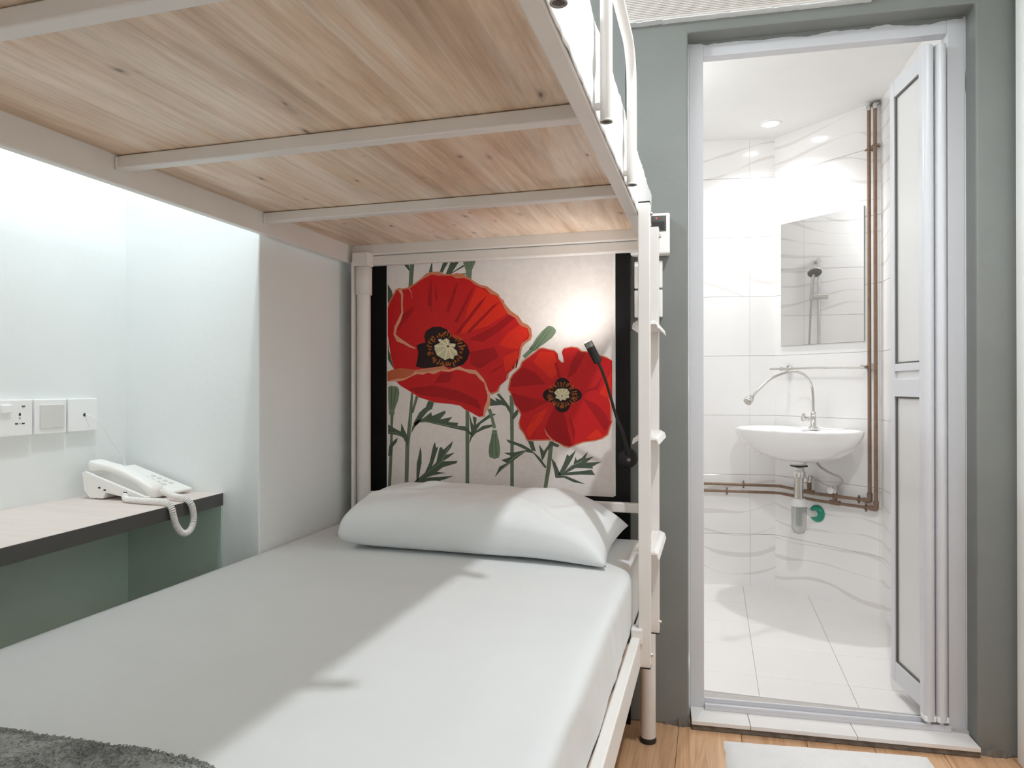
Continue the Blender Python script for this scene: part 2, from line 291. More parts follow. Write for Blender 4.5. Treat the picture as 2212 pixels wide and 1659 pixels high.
# chamfer wall of the shower room: s along it, q into the room
CA, CD, CN = V((.3012, 3.7329, 0)), V((.74356, -.66867, 0)), V((-.66867, -.74356, 0))
def CW(s, q, z): p = CA+CD*s+CN*q; return (p.x, p.y, z)
ART_COLS=['stem_green', 'leaf_green', 'pod_green', 'pod_dark', 'vein', 'rim', 'red', 'red_bright', 'red_dark', 'cream_rim', 'black_c', 'stamen', 'pistil', 'pistil_l', 'rim_dark']
ART="""0;1;-992,706,-988,846,-980,914,-973,1030,-981,1030,-994,915,-1003,846,-1006,706
0;1;-973,958,-954,1015,-964,1018,-981,960
0;1;-773,704,-773,972,-786,971,-786,704
0;1;-620,698,-620,894,-620,1020,-634,1020,-632,894,-632,697
0;1;-1056,682,-1050,831,-1049,914,-1045,969,-1059,969,-1058,914,-1061,831,-1068,682
0;1;-976,1382,-968,1479,-985,1480,-991,1384
1;1;-1019,1476,-989,1440,-984,1443,-1010,1482
0;1;-1004,1477,-989,1448,-987,1448,-994,1480
0;1;-512,692,-498,787,-488,872,-502,873,-511,788,-524,693
2;2;-582,1138,-550,1164,-560,1175,-590,1147
2;3;-709,973,-699,944,-691,910,-680,913,-689,947,-698,976
2;2;-1067,1045,-1060,1050,-1054,1051,-1048,1049,-1041,1050,-1032,1047,-1026,1038,-1025,1024,-1029,1002,-1037,983,-1042,969,-1043,953,-1063,952,-1064,969,-1066,991
2;2;-693,906,-678,906,-675,890,-670,870,-666,846,-667,827,-671,815,-678,814,-686,810,-694,814,-703,816,-706,834,-704,856,-698,877
2;2;-569,1170,-551,1161,-534,1174,-513,1188,-492,1204,-481,1219,-480,1228,-488,1237,-499,1242,-507,1241,-526,1225,-544,1204,-556,1185
2;2;-797,1479,-748,1480,-750,1461,-758,1442,-763,1431,-765,1403,-782,1404,-785,1432,-793,1456
3;3;-1056,1044,-1056,969,-1054,969,-1051,1044
3;3;-1040,1044,-1050,969,-1048,969,-1036,1043
3;3;-692,819,-688,898,-689,898,-696,819
3;3;-677,819,-682,898,-684,898,-681,819
3;3;-699,829,-691,893,-692,893,-703,829
3;3;-546,1165,-495,1231,-496,1232,-549,1167
3;3;-553,1172,-505,1235,-506,1236,-556,1174
3;3;-782,1477,-777,1435,-776,1435,-778,1477
3;3;-764,1476,-770,1435,-769,1435,-760,1475
4;4;-694,896,-676,895,-676,897,-694,898
4;4;-1064,964,-1041,965,-1042,967,-1064,966
4;4;-567,1173,-551,1161,-550,1163,-565,1175
4;4;-785,1431,-763,1431,-763,1433,-785,1433
1;2;-973,923,-952,959,-937,973,-928,978,-920,998,-908,1006,-895,1004,-905,973,-920,965,-937,946,-952,929,-967,915
1;2;-976,915,-958,934,-940,939,-908,962,-905,949,-858,968,-856,960,-876,938,-832,947,-847,930,-811,927,-815,918,-787,916,-760,890,-770,888,-787,901,-830,909,-873,918,-925,928,-949,927,-967,912,-982,888
1;2;-773,961,-763,929,-756,918,-761,950,-747,945,-750,922,-716,948,-700,959,-679,958,-697,948,-733,925,-749,902,-725,919,-680,925,-694,916,-722,907,-750,894,-764,878,-773,857,-770,882,-766,892
1;2;-1067,919,-1038,903,-1020,895,-1017,924,-1002,893,-990,871,-994,844,-1012,875,-1036,883,-1067,886
1;2;-1067,811,-1063,845,-1048,862,-1031,874,-1034,859,-1049,842,-1052,812
1;2;-976,721,-955,738,-931,758,-914,794,-902,846,-895,863,-890,843,-882,846,-890,822,-905,780,-890,794,-879,841,-872,847,-864,837,-830,867,-836,847,-856,820,-823,829,-844,812,-867,798,-814,801,-818,793,-867,778,-888,762,-856,760,-902,750,-928,741,-827,751,-862,737,-876,735,-862,725
1;2;-948,846,-943,826,-943,790,-949,763,-954,733,-962,727,-962,751,-961,787,-952,823
1;2;-702,1012,-678,999,-684,1012,-661,1002,-679,1022,-669,1026,-653,1007,-634,983,-628,952,-647,983,-661,988,-702,984
1;2;-646,876,-622,870,-590,860,-566,847,-534,821,-511,790,-516,786,-555,833,-580,837,-622,807,-662,775,-685,751,-669,786,-644,799,-663,808,-626,821,-655,832,-621,834,-578,843,-608,856,-637,865
1;2;-574,874,-555,871,-546,839,-560,842
1;2;-536,862,-520,841,-496,874,-468,861,-474,854,-492,859,-509,842,-520,818,-526,809,-532,838
1;2;-496,820,-482,805,-472,782,-464,765,-444,763,-385,740,-424,745,-454,758,-482,756,-486,778
1;2;-472,768,-454,806,-444,833,-437,827,-415,847,-427,820,-441,796,-451,779,-424,800,-417,826,-413,814,-396,824,-377,844,-386,821,-359,828,-383,808,-335,812,-363,796,-361,790,-417,790,-444,775,-365,786,-355,770,-400,770,-458,765
1;2;-1068,1399,-1053,1376,-1048,1358,-1064,1326,-1068,1339
1;2;-1068,1211,-1064,1173,-1055,1148,-1046,1108,-1056,1123,-1068,1141
1;2;-917,1432,-904,1472,-903,1432
1;2;-877,1433,-858,1479,-854,1466,-842,1470,-858,1444,-867,1427
1;2;-856,1423,-834,1471,-828,1459,-806,1477,-797,1478,-819,1447,-837,1422
1;2;-837,1423,-790,1445,-793,1451,-839,1425
1;2;-821,1420,-784,1419,-784,1423,-821,1422
4;4;-940,930,-902,926,-844,916,-787,908,-787,909,-844,918,-902,928,-940,931
4;4;-952,730,-913,766,-872,794,-843,847,-845,847,-874,795,-914,767,-952,730
4;4;-985,972,-984,888,-982,888,-984,972
4;4;-676,761,-618,818,-576,840,-577,842,-620,819,-677,762
4;4;-468,767,-430,796,-396,810,-397,812,-431,798,-468,767
4;4;-1063,891,-1036,889,-1006,870,-1005,871,-1035,890,-1063,892
1;2;-620,941,-607,956,-602,974,-606,976,-619,963,-628,946
5;2;-970,1480,-917,1479,-929,1471,-948,1469,-964,1473
5;5;-1068,1319,-1064,1334,-1050,1358,-1040,1378,-1026,1384,-1012,1381,-993,1384,-972,1395,-948,1410,-926,1428,-908,1433,-879,1433,-868,1426,-858,1423,-832,1422,-816,1425,-793,1420,-770,1405,-736,1383,-711,1377,-691,1362,-671,1349,-664,1337,-652,1327,-651,1319,-629,1293,-604,1276,-589,1254,-572,1247,-561,1234,-558,1210,-563,1198,-580,1187,-592,1173,-596,1152,-602,1131,-614,1105,-609,1112,-636,1091,-639,1073,-664,1052,-672,1030,-697,1020,-716,1052,-902,1079,-1044,1104,-1055,1141,-1064,1198,-1068,1224
6;6;-1068,1313,-1061,1331,-1045,1358,-1033,1376,-1019,1378,-1004,1377,-989,1380,-966,1392,-945,1407,-929,1414,-905,1424,-881,1419,-860,1418,-845,1417,-834,1417,-819,1407,-790,1407,-770,1399,-754,1385,-732,1374,-716,1370,-699,1351,-676,1344,-661,1322,-651,1302,-639,1284,-614,1270,-602,1250,-589,1241,-574,1236,-566,1213,-572,1200,-592,1189,-599,1172,-602,1150,-609,1129,-626,1103,-620,1109,-644,1086,-646,1069,-669,1050,-679,1032,-700,1026,-719,1057,-902,1079,-1043,1106,-1053,1141,-1063,1198,-1068,1224
7;7;-801,1223,-775,1314,-747,1374,-729,1370,-701,1350,-676,1342,-661,1320,-651,1301,-641,1286,-711,1245
7;7;-671,1184,-636,1226,-599,1247,-575,1232,-569,1213,-594,1189,-604,1169,-636,1172
7;7;-656,1143,-607,1166,-604,1145,-626,1105,-649,1096
8;8;-913,1373,-908,1417,-905,1373,-908,1294
8;8;-921,1319,-917,1388,-908,1319
8;8;-853,1302,-821,1384,-811,1393,-824,1350,-845,1292
8;8;-826,1262,-772,1358,-754,1381,-767,1348,-814,1260
8;8;-824,1223,-739,1323,-711,1346,-732,1315,-811,1221
8;8;-783,1227,-691,1312,-666,1325,-699,1293,-772,1225
8;8;-778,1203,-686,1244,-636,1281,-616,1269,-671,1227,-724,1195
8;8;-772,1162,-686,1177,-671,1144,-737,1106,-767,1121
8;8;-1012,1297,-966,1320,-983,1291,-1015,1257,-1031,1233
8;8;-892,1333,-894,1407,-884,1342
8;8;-651,1120,-671,1105,-706,1086,-686,1105
9;9;-1028,1376,-1018,1360,-1018,1327,-1017,1300,-1030,1275,-1043,1252,-1046,1225,-1034,1202,-1007,1192,-987,1181,-966,1175,-964,1178,-984,1188,-1002,1200,-1024,1214,-1038,1226,-1033,1249,-1020,1270,-1010,1299,-1012,1327,-1010,1361,-1016,1381
9;9;-991,1380,-982,1368,-978,1346,-977,1346,-980,1368,-987,1382
10;9;-933,1218,-926,1235,-905,1247,-876,1248,-853,1239,-840,1224,-824,1206,-798,1203,-780,1186,-771,1162,-778,1138,-793,1121,-827,1110,-866,1115,-895,1111,-929,1108,-964,1115,-958,1140,-955,1164,-961,1187,-945,1193,-929,1196
11;10;-805,1170,-799,1170,-794,1166,-792,1171,-798,1173,-804,1173
11;10;-803,1160,-801,1162,-800,1157,-795,1158,-799,1165,-804,1163
11;10;-809,1161,-804,1160,-801,1155,-797,1160,-802,1163,-808,1164
11;10;-815,1152,-807,1146,-799,1139,-795,1143,-804,1149,-814,1154
11;10;-814,1149,-808,1146,-807,1140,-801,1143,-806,1149,-813,1151
11;10;-818,1141,-812,1139,-813,1132,-807,1132,-809,1141,-818,1143
11;10;-826,1134,-822,1132,-824,1127,-818,1126,-818,1134,-825,1137
11;10;-832,1131,-829,1123,-827,1114,-821,1116,-826,1124,-829,1132
11;10;-844,1127,-839,1124,-845,1120,-841,1116,-835,1124,-842,1129
11;10;-850,1129,-847,1124,-853,1119,-848,1116,-843,1124,-848,1131
11;10;-856,1130,-854,1125,-860,1120,-855,1117,-850,1124,-853,1131
11;10;-865,1127,-864,1122,-871,1118,-867,1113,-860,1120,-862,1128
11;10;-870,1132,-869,1127,-877,1125,-874,1120,-866,1125,-867,1133
11;10;-877,1139,-881,1131,-890,1126,-886,1121,-878,1129,-874,1138
11;10;-888,1139,-895,1134,-903,1130,-899,1126,-893,1132,-886,1137
11;10;-891,1142,-896,1139,-903,1138,-900,1133,-895,1136,-890,1140
11;10;-895,1148,-897,1144,-904,1146,-905,1141,-896,1141,-892,1147
11;10;-898,1159,-910,1158,-921,1156,-920,1151,-909,1154,-898,1157
11;10;-903,1163,-910,1158,-920,1163,-923,1158,-910,1154,-901,1161
11;10;-901,1165,-906,1161,-914,1167,-917,1162,-906,1158,-899,1163
11;10;-904,1172,-911,1176,-918,1176,-916,1170,-911,1173,-906,1170
11;10;-904,1183,-914,1183,-921,1190,-925,1186,-915,1180,-904,1180
11;10;-904,1192,-911,1195,-916,1202,-921,1197,-913,1192,-905,1190
11;10;-899,1197,-904,1205,-912,1209,-914,1204,-906,1202,-901,1196
11;10;-893,1200,-901,1203,-904,1212,-910,1210,-904,1200,-894,1197
11;10;-892,1204,-896,1213,-904,1219,-907,1214,-898,1211,-895,1203
11;10;-881,1210,-883,1214,-882,1219,-888,1219,-887,1213,-883,1209
11;10;-874,1215,-877,1220,-875,1227,-881,1227,-880,1220,-877,1214
11;10;-870,1210,-869,1217,-871,1224,-876,1221,-872,1216,-873,1210
11;10;-860,1212,-865,1220,-858,1227,-863,1230,-869,1220,-862,1211
11;10;-856,1217,-857,1224,-852,1231,-858,1233,-860,1225,-859,1217
11;10;-848,1216,-847,1225,-840,1233,-846,1236,-850,1226,-851,1216
11;10;-844,1209,-837,1214,-835,1222,-841,1222,-840,1216,-846,1211
11;10;-830,1213,-830,1216,-824,1215,-825,1221,-833,1218,-833,1213
11;10;-821,1208,-822,1213,-814,1211,-814,1217,-824,1216,-824,1208
11;10;-819,1198,-813,1206,-801,1206,-802,1212,-815,1209,-822,1200
11;10;-811,1196,-805,1201,-796,1200,-796,1206,-807,1204,-813,1198
11;10;-814,1187,-806,1190,-797,1189,-797,1195,-807,1194,-815,1190
11;10;-812,1180,-798,1180,-785,1181,-786,1187,-799,1183,-812,1183
11;10;-808,1174,-802,1176,-796,1171,-792,1175,-801,1179,-809,1176
12;11;-883,1204,-876,1208,-866,1203,-853,1209,-842,1202,-842,1192,-821,1190,-821,1182,-828,1176,-816,1167,-813,1152,-825,1150,-828,1138,-842,1142,-858,1136,-887,1153,-895,1171,-896,1186,-876,1194
13;12;-846,1184,-880,1207,-883,1203,-848,1181
13;12;-845,1183,-851,1207,-855,1206,-849,1182
13;12;-847,1181,-822,1185,-823,1189,-847,1184
13;12;-848,1182,-816,1157,-814,1160,-846,1184
13;12;-849,1182,-834,1139,-830,1140,-845,1183
13;12;-849,1183,-860,1138,-856,1137,-845,1182
13;12;-848,1184,-887,1156,-884,1153,-846,1182
13;12;-847,1184,-895,1185,-895,1181,-847,1181
9;13;-1069,1099,-1044,1107,-1020,1111,-961,1104,-937,1108,-902,1112,-876,1115,-861,1117,-844,1104,-827,1110,-807,1115,-787,1106,-750,1102,-739,1092,-722,1073,-712,1054,-705,1033,-700,1017,-700,991,-708,972,-716,961,-719,948,-739,948,-764,961,-787,971,-804,984,-838,990,-896,994,-914,1000,-952,1011,-982,1029,-1017,1049,-1035,1065,-1069,1066
14;14;-1069,1099,-1044,1107,-1020,1111,-961,1104,-978,1088,-1005,1076,-1032,1075,-1069,1066
5;14;-961,1103,-937,1108,-902,1112,-876,1115,-861,1117,-844,1104,-861,1104,-890,1103,-914,1099,-937,1096,-961,1096
6;14;-1035,1064,-1005,1070,-982,1081,-961,1090,-937,1088,-919,1095,-899,1089,-873,1100,-844,1097,-815,1104,-795,1100,-770,1091,-750,1088,-736,1072,-720,1059,-716,1041,-709,1020,-710,1004,-721,977,-724,951,-739,948,-764,962,-787,972,-804,985,-838,990,-896,995,-914,1001,-952,1012,-982,1030,-1017,1049
8;15;-990,1041,-902,1052,-815,1036,-744,1004,-730,972,-787,993,-873,1011,-946,1019
8;15;-873,1092,-830,1095,-844,1062,-896,1060
5;5;-586,1134,-569,1146,-548,1161,-537,1171,-523,1173,-499,1167,-485,1164,-474,1153,-471,1136,-462,1126,-454,1126,-457,1146,-461,1160,-454,1170,-430,1175,-410,1172,-396,1160,-372,1158,-336,1145,-319,1141,-301,1128,-301,939,-306,920,-313,896,-332,883,-356,876,-390,871,-417,861,-437,853,-454,856,-471,866,-492,875,-506,875,-576,872,-587,894,-601,911,-605,928,-597,956,-608,976,-619,990,-622,1011,-641,1038,-634,1073,-626,1086,-601,1110,-594,1127
6;6;-583,1131,-566,1143,-545,1158,-535,1167,-522,1169,-498,1163,-484,1160,-474,1150,-471,1133,-462,1123,-454,1123,-457,1143,-461,1156,-454,1167,-431,1171,-411,1168,-398,1157,-374,1155,-339,1142,-322,1138,-301,1128,-301,939,-310,922,-316,899,-336,886,-358,879,-391,875,-418,865,-438,857,-454,861,-471,870,-491,879,-505,879,-573,876,-584,898,-597,914,-601,931,-594,958,-604,978,-615,991,-617,1011,-636,1038,-629,1071,-622,1085,-597,1108,-590,1125
8;7;-513,1055,-548,1093,-590,1110,-629,1073,-633,1045
8;7;-499,1001,-555,974,-590,963,-615,990,-629,1028,-562,1011
8;7;-485,981,-506,940,-516,909,-485,876,-451,860,-430,860,-444,924,-454,964
8;7;-444,1072,-430,1126,-410,1159,-382,1155,-416,1092
8;7;-396,1012,-349,992,-319,959,-309,933,-322,906,-362,965
7;8;-342,1025,-316,1072,-301,1098,-302,986,-316,1012
7;8;-555,1127,-530,1161,-485,1157,-471,1092,-492,1072
7;8;-580,905,-548,957,-506,981,-527,936,-569,881
7;8;-383,885,-349,916,-329,893,-363,879
8;9;-520,1059,-590,1073,-541,1055
8;9;-393,1028,-349,1052,-329,1085,-346,1038
8;9;-471,1072,-485,1120,-478,1126,-464,1079
8;9;-437,958,-417,908,-420,874,-430,904
8;9;-530,980,-562,922,-580,895,-548,943
9;9;-518,913,-511,893,-493,874,-490,877,-508,895,-517,913
9;9;-312,1012,-307,992,-305,939,-300,940,-304,992,-311,1012
10;10;-396,1020,-397,1015,-400,1009,-405,1005,-410,1002,-418,999,-424,998,-428,996,-431,993,-433,989,-435,984,-438,978,-441,973,-447,968,-453,966,-459,965,-466,966,-472,968,-477,972,-481,977,-484,984,-485,989,-487,993,-491,996,-495,997,-501,999,-508,1001,-514,1004,-519,1009,-522,1014,-524,1020,-522,1026,-519,1031,-514,1036,-508,1039,-501,1041,-495,1043,-490,1045,-487,1047,-485,1051,-483,1057,-481,1063,-477,1068,-472,1072,-466,1075,-459,1076,-452,1075,-446,1072,-441,1068,-437,1063,-435,1057,-433,1051,-431,1047,-428,1045,-424,1043,-418,1041,-410,1039,-405,1036,-400,1031,-397,1026
11;11;-425,1019,-418,1018,-412,1015,-410,1019,-418,1021,-425,1021
11;11;-426,1017,-418,1018,-411,1012,-408,1016,-417,1021,-427,1019
11;11;-428,1012,-420,1011,-414,1005,-411,1009,-419,1014,-428,1014
11;11;-433,1008,-425,1007,-421,1000,-417,1002,-423,1010,-432,1010
11;11;-437,1002,-430,998,-428,990,-423,992,-428,1000,-436,1004
11;11;-442,999,-441,992,-437,988,-434,991,-439,994,-440,999
11;11;-444,995,-441,994,-444,990,-440,988,-438,995,-444,997
11;11;-452,997,-448,991,-450,984,-446,983,-445,991,-450,998
11;11;-458,995,-455,988,-460,980,-456,978,-452,987,-456,996
11;11;-461,997,-461,988,-465,979,-460,978,-458,988,-459,998
11;11;-464,997,-462,990,-469,983,-466,980,-460,989,-462,998
11;11;-470,997,-474,991,-478,985,-474,983,-471,989,-468,996
11;11;-477,1000,-480,993,-489,990,-487,986,-478,991,-475,999
11;11;-482,999,-483,996,-489,996,-488,991,-482,994,-480,999
11;11;-485,1004,-486,1000,-493,1001,-493,997,-485,997,-483,1003
11;11;-486,1010,-496,1008,-505,1004,-503,1000,-495,1005,-486,1008
11;11;-492,1013,-497,1009,-504,1012,-506,1008,-497,1007,-491,1012
11;11;-491,1018,-499,1014,-508,1018,-509,1014,-499,1012,-490,1016
11;11;-495,1021,-500,1021,-505,1024,-506,1020,-500,1018,-494,1019
11;11;-489,1029,-496,1032,-502,1034,-503,1030,-496,1029,-490,1027
11;11;-491,1032,-495,1033,-498,1037,-501,1034,-496,1031,-491,1030
11;11;-488,1033,-497,1034,-503,1042,-506,1040,-498,1032,-488,1031
11;11;-488,1040,-494,1045,-498,1052,-502,1049,-496,1043,-489,1039
11;11;-479,1044,-481,1050,-486,1056,-489,1052,-484,1048,-481,1043
11;11;-478,1045,-478,1050,-480,1054,-484,1051,-480,1049,-480,1045
11;11;-469,1047,-472,1054,-471,1061,-476,1061,-474,1053,-471,1046
11;11;-463,1046,-461,1054,-462,1062,-466,1061,-464,1054,-465,1046
11;11;-457,1046,-453,1052,-452,1059,-457,1059,-456,1053,-459,1047
11;11;-455,1045,-454,1054,-448,1061,-452,1063,-456,1054,-457,1045
11;11;-447,1046,-444,1052,-438,1056,-441,1059,-447,1053,-449,1046
11;11;-443,1046,-438,1051,-433,1056,-437,1058,-440,1052,-445,1048
11;11;-439,1039,-429,1044,-421,1050,-424,1053,-431,1046,-440,1041
11;11;-435,1038,-430,1040,-424,1042,-427,1045,-431,1042,-436,1040
11;11;-432,1036,-430,1040,-423,1038,-422,1042,-431,1042,-434,1037
11;11;-430,1029,-421,1030,-412,1031,-413,1035,-422,1032,-430,1031
11;11;-431,1023,-422,1023,-412,1021,-411,1026,-421,1026,-431,1025
12;12;-486,1028,-475,1040,-459,1042,-443,1040,-435,1028,-439,1021,-436,1013,-446,1010,-449,1004,-458,1006,-464,1002,-471,1008,-482,1011,-479,1020
13;13;-460,1018,-484,1029,-486,1027,-461,1017
13;13;-459,1018,-472,1040,-474,1038,-461,1017
13;13;-459,1017,-458,1041,-460,1041,-461,1018
13;13;-459,1017,-443,1038,-445,1040,-461,1018
13;13;-460,1017,-436,1027,-437,1029,-461,1018
13;13;-460,1016,-438,1012,-437,1014,-460,1018
13;13;-461,1017,-452,1004,-450,1005,-459,1018
13;13;-461,1018,-467,1003,-465,1002,-459,1017
13;13;-460,1018,-481,1012,-480,1010,-460,1016"""
# ------------------------------------------------------------------ the room
fl = struct('floor')
box('subfloor', 'mortar', (-1.64, .90, -1.0, 2.33, -.05, -.012), fl)
pw, gap = .183, .0012
rng = random.Random(4)
xs = -.102-pw*9; pm = {}
while xs < .86:
    y = -1.0-rng.random()*.9
    if abs(xs+.102) < .01: y = -1.32
    while y < 2.31:
        ln = 1.2; y0, y1 = max(y, -1.0), min(y+ln, 2.31)
        x0, x1 = max(xs, -1.64), min(xs+pw, .85)
        if y1-y0 > .02 and x1-x0 > .01:
            cx, cy = (x0+x1)/2, (y0+y1)/2
            o = MB().box(x0-cx+gap/2, x1-cx-gap/2, y0-cy+gap/2, y1-cy-gap/2, -.012, 0).build('plank', 'floor_wood', None, .0008, 1)
            o.location = (cx, cy, 0); o.parent = fl
        y += ln
    xs += pw
# bed-side wall, niche end wall and niche back wall
box('wall_left', 'wall_white', (-1.80, -1.19, 1.637, 2.36, 0, 2.52), kind='structure', bevel=.004)
box('wall_niche', 'wall_white', (-1.80, -1.641, -1.0, 1.637, 0, 2.52), kind='structure')
box('wall_back', 'wall_gray', (-1.19, -.262, 2.192, 2.36, 0, 2.52), kind='structure')
m = MB(); U_ = [(-.272, 0), (-.0725, 0), (-.0725, 2.142), (.7255, 2.142), (.7255, 0), (.92, 0), (.92, 2.52), (-.272, 2.52)]
m.prism([DW(a, 0, z) for a, z in U_], V(DW(0, .16, 0))-V(DW(0, 0, 0)))
m.build('wall_door', 'wall_gray', bevel=.005, kind='structure')
box('wall_right', 'wall_side', (.8165, .96, -1.1, 2.262, 0, 2.52), kind='structure')
# the wall behind the camera, with an unseen open window added for soft fill light
m = MB(); wx0, wx1, wz0, wz1 = -1.25, .55, .75, 2.05
m.box(-1.80, wx0, -1.15, -1.0, 0, 2.52); m.box(wx1, .96, -1.15, -1.0, 0, 2.52); m.box(wx0, wx1, -1.15, -1.0, 0, wz0); m.box(wx0, wx1, -1.15, -1.0, wz1, 2.52)
m.build('wall_front', 'wall_side', kind='structure')
m = MB()
for a in ((wx0, wx0+.05, wz0, wz1), (wx1-.05, wx1, wz0, wz1), (wx0, wx1, wz0, wz0+.05), (wx0, wx1, wz1-.05, wz1), (-.375, -.325, wz0, wz1)): m.box(a[0], a[1], -1.10, -1.05, a[2], a[3])
m.build('added_window_1', 'alu_white', kind='structure')
box('ceiling', 'ceiling', (-1.80, .96, -1.15, 2.36, 2.52, 2.6), kind='structure')
# ribbed white trunking over the door
tr = struct('trim_1')
m = MB(); m.box(-.275, .455, -.032, 0, 2.180, 2.256, X=DW)
m.build('trunking_box', 'trunking', tr, .003)
m = MB()
for k in range(13):
    z = 2.1855+k*.0052; m.box(-.275, .455, -.0365, -.032, z, z+.0030, X=DW)
m.build('trunking_ribs', 'trunking', tr, .0006, 1)
m = MB(); m.box(-.275, .455, -.012, 0, 2.256, 2.262, X=DW)
for k in range(36):
    s0 = -.27+k*.02; m.box(s0, s0+.02, -.028-.004*noise.noise((k*.7, 0, 0)), 0, 2.1765+.002*noise.noise((k*.9, 3, 0)), 2.180, X=DW)
m.build('sealant', 'sealant', tr)
# mortar lump and rough strip along the wall foot
m = MB()
def rough(s0, s1, seed, peak):
    n_ = 44; vs = []
    for k in range(n_+1):
        t_ = k/n_; x_ = s0+(s1-s0)*t_; hump = peak*math.exp(-((t_-.55)/.25)**2)
        h_ = .004+hump+.006*abs(noise.noise((t_*9, seed, 0)))+.003*abs(noise.noise((t_*37, seed, 4)))
        d_ = .003+hump*.5+.010*abs(noise.noise((t_*7, seed, 8)))+.003*abs(noise.noise((t_*31, seed, 2)))
        vs += [DW(x_, .002, 0), DW(x_, -d_, 0), DW(x_, -d_*.7, h_*.6), DW(x_, -d_*.25, h_), DW(x_, .002, h_*1.05)]
    m.add(vs, [(5*k+a, 5*k+a+1, 5*k+a+6, 5*k+a+5) for k in range(n_) for a in range(4)]+[tuple(range(5)), tuple(range(5*n_, 5*n_+5))[::-1]])
rough(-.150, -.055, 2, .014); rough(.712, .815, 7, .016)
m.build('trim_2', 'mortar', kind='structure')

# ------------------------------------------------------------------ door: frame, sill, folding leaves
dr = struct('door_1', DW(.33, .1, 0))
for nm, a in (('jamb', (-.066, -.0225, .07, .115, .030, 2.142)), ('jamb', (.677, .7235, .07, .115, .030, 2.142)), ('door_head', (-.0225, .677, .072, .113, 2.096, 2.142))):
    MB().box(*a, X=DW).build(nm, 'alu_white', dr, .002)
def ragged(name, fixed, lo, hi, vertical, w0, seed, mat='sealant', n=70):
    m = MB(); vs = []; 
    for k in range(n+1):
        tt = lo+(hi-lo)*k/n; wv = .0055+.0075*noise.noise((tt*9, seed, 0))+.003*noise.noise((tt*40, seed, 2))
        wv = max(.0008, wv)*w0
        for qq in (.0688, .071):
            for e in (0, 1):
                a = fixed+e*wv
                vs.append(DW(a, qq, tt) if vertical else DW(tt, qq, a))
    fs = []
    for k in range(n):
        a = 4*k; b = a+4
        fs += [(a, a+1, b+1, b), (a+2, b+2, b+3, a+3), (a, b, b+2, a+2), (a+1, a+3, b+3, b+1)]
    m.add(vs, fs); m.build(name, mat, dr)
ragged('sealant', -.066, .0, 2.14, True, -1, 1); ragged('sealant', .7235, .0, 2.14, True, .6, 5); ragged('paint_edge', 2.142, -.066, .72, False, -1.6, 9, 'wall_gray')
# sill of cut tiles with the aluminium track
sl = struct('trim_3', DW(.33, .03, 0))
MB().box(-.066, .7235, -.024, .16, .0, .0195, X=DW).build('sill_bed', 'mortar', sl, .003)
cuts = [-.066, .106, .402, .7235]
for a, b in zip(cuts, cuts[1:]):
    MB().box(a+.0008, b-.0008, -.028, .155, .018, .030, X=DW).build('tile', 'tile_floor', sl, .001)
m = MB(); m.box(-.022, .677, .052, .094, .030, .041, X=DW); m.box(-.022, .677, .052, .060, .041, .049, X=DW); m.box(-.022, .677, .083, .091, .041, .055, X=DW)
m.build('track', 'alu_white', sl, .001)
# leaves: local u from the near edge to the fold, w thickness
def leaf(near, far, name, full):
    nr, fr = V((near[0], near[1], 0)), V((far[0], far[1], 0)); U = (fr-nr); Wd = U.length; U.normalize(); Wn = V((-U.y, U.x, 0))
    if Wn.x > 0: Wn = -Wn
    def LF(u, w_, z): p = nr+U*u+Wn*w_; return (p.x, p.y, z)
    g = thing(name, None, None, (near[0], near[1], .06)); g.parent = dr; g.matrix_parent_inverse = dr.matrix_world.inverted()
    m = MB(); pts = []
    for k in range(13):
        a = math.pi*k/12; pts.append(LF(.012-.017*math.sin(a), .0155*math.cos(a), .062))
    pts += [LF(.040, -.0125, .062), LF(.040, .0125, .062)]
    m.prism(pts, (0, 0, 1.995)); m.build('stile', 'alu_white', g, .001, 1)
    MB().box(Wd-.030, Wd, -.0125, .0125, .085, 2.045, X=LF).build('stile', 'alu_white', g, .002)
    for z0, z1 in ((.085, .150), (1.990, 2.045), (1.096, 1.120), (1.014, 1.070)):
        ww = .0135 if z1 < 1.12 and z0 > 1 else .0115
        MB().box(.040, Wd-.030, -ww, ww, z0, z1, X=LF).build('rail', 'alu_white', g, .0015)
    for z0, z1 in ((.150, 1.014), (1.120, 1.990)):
        MB().box(.040, Wd-.030, -.004, .004, z0, z1, X=LF).build('pane', 'acrylic', g)
        for w0, w1 in ((.004, .0085), (-.0085, -.004)):
            m = MB(); e = .0075
            m.box(.040, .0425, w0, w1, z0, z1, X=LF); m.box(Wd-.030-e, Wd-.030, w0, w1, z0, z1, X=LF)
            m.box(.0425, Wd-.030-e, w0, w1, z0, z0+e*.7, X=LF); m.box(.0425, Wd-.030-e, w0, w1, z1-e*.7, z1, X=LF)
            m.build('gasket', 'gasket', g)
    MB().box(.040, Wd-.030, -.004, .004, 1.070, 1.096, X=LF).build('pane', 'acrylic', g)
    if full:
        MB().lathe([(.006, 0), (.006, .016), (.004, .02)], LF(.012, 0, .046), (0, 0, 1), 10).build('pivot', 'plastic_gray', g)
        MB().box(-.002, .030, -.016, .016, .058, .075, X=LF).build('shoe', 'plastic', g, .003)
leaf((.6155, 2.315), (.5765, 2.56), 'leaf', True)
leaf((.6495, 2.318), (.612, 2.562), 'leaf', True)

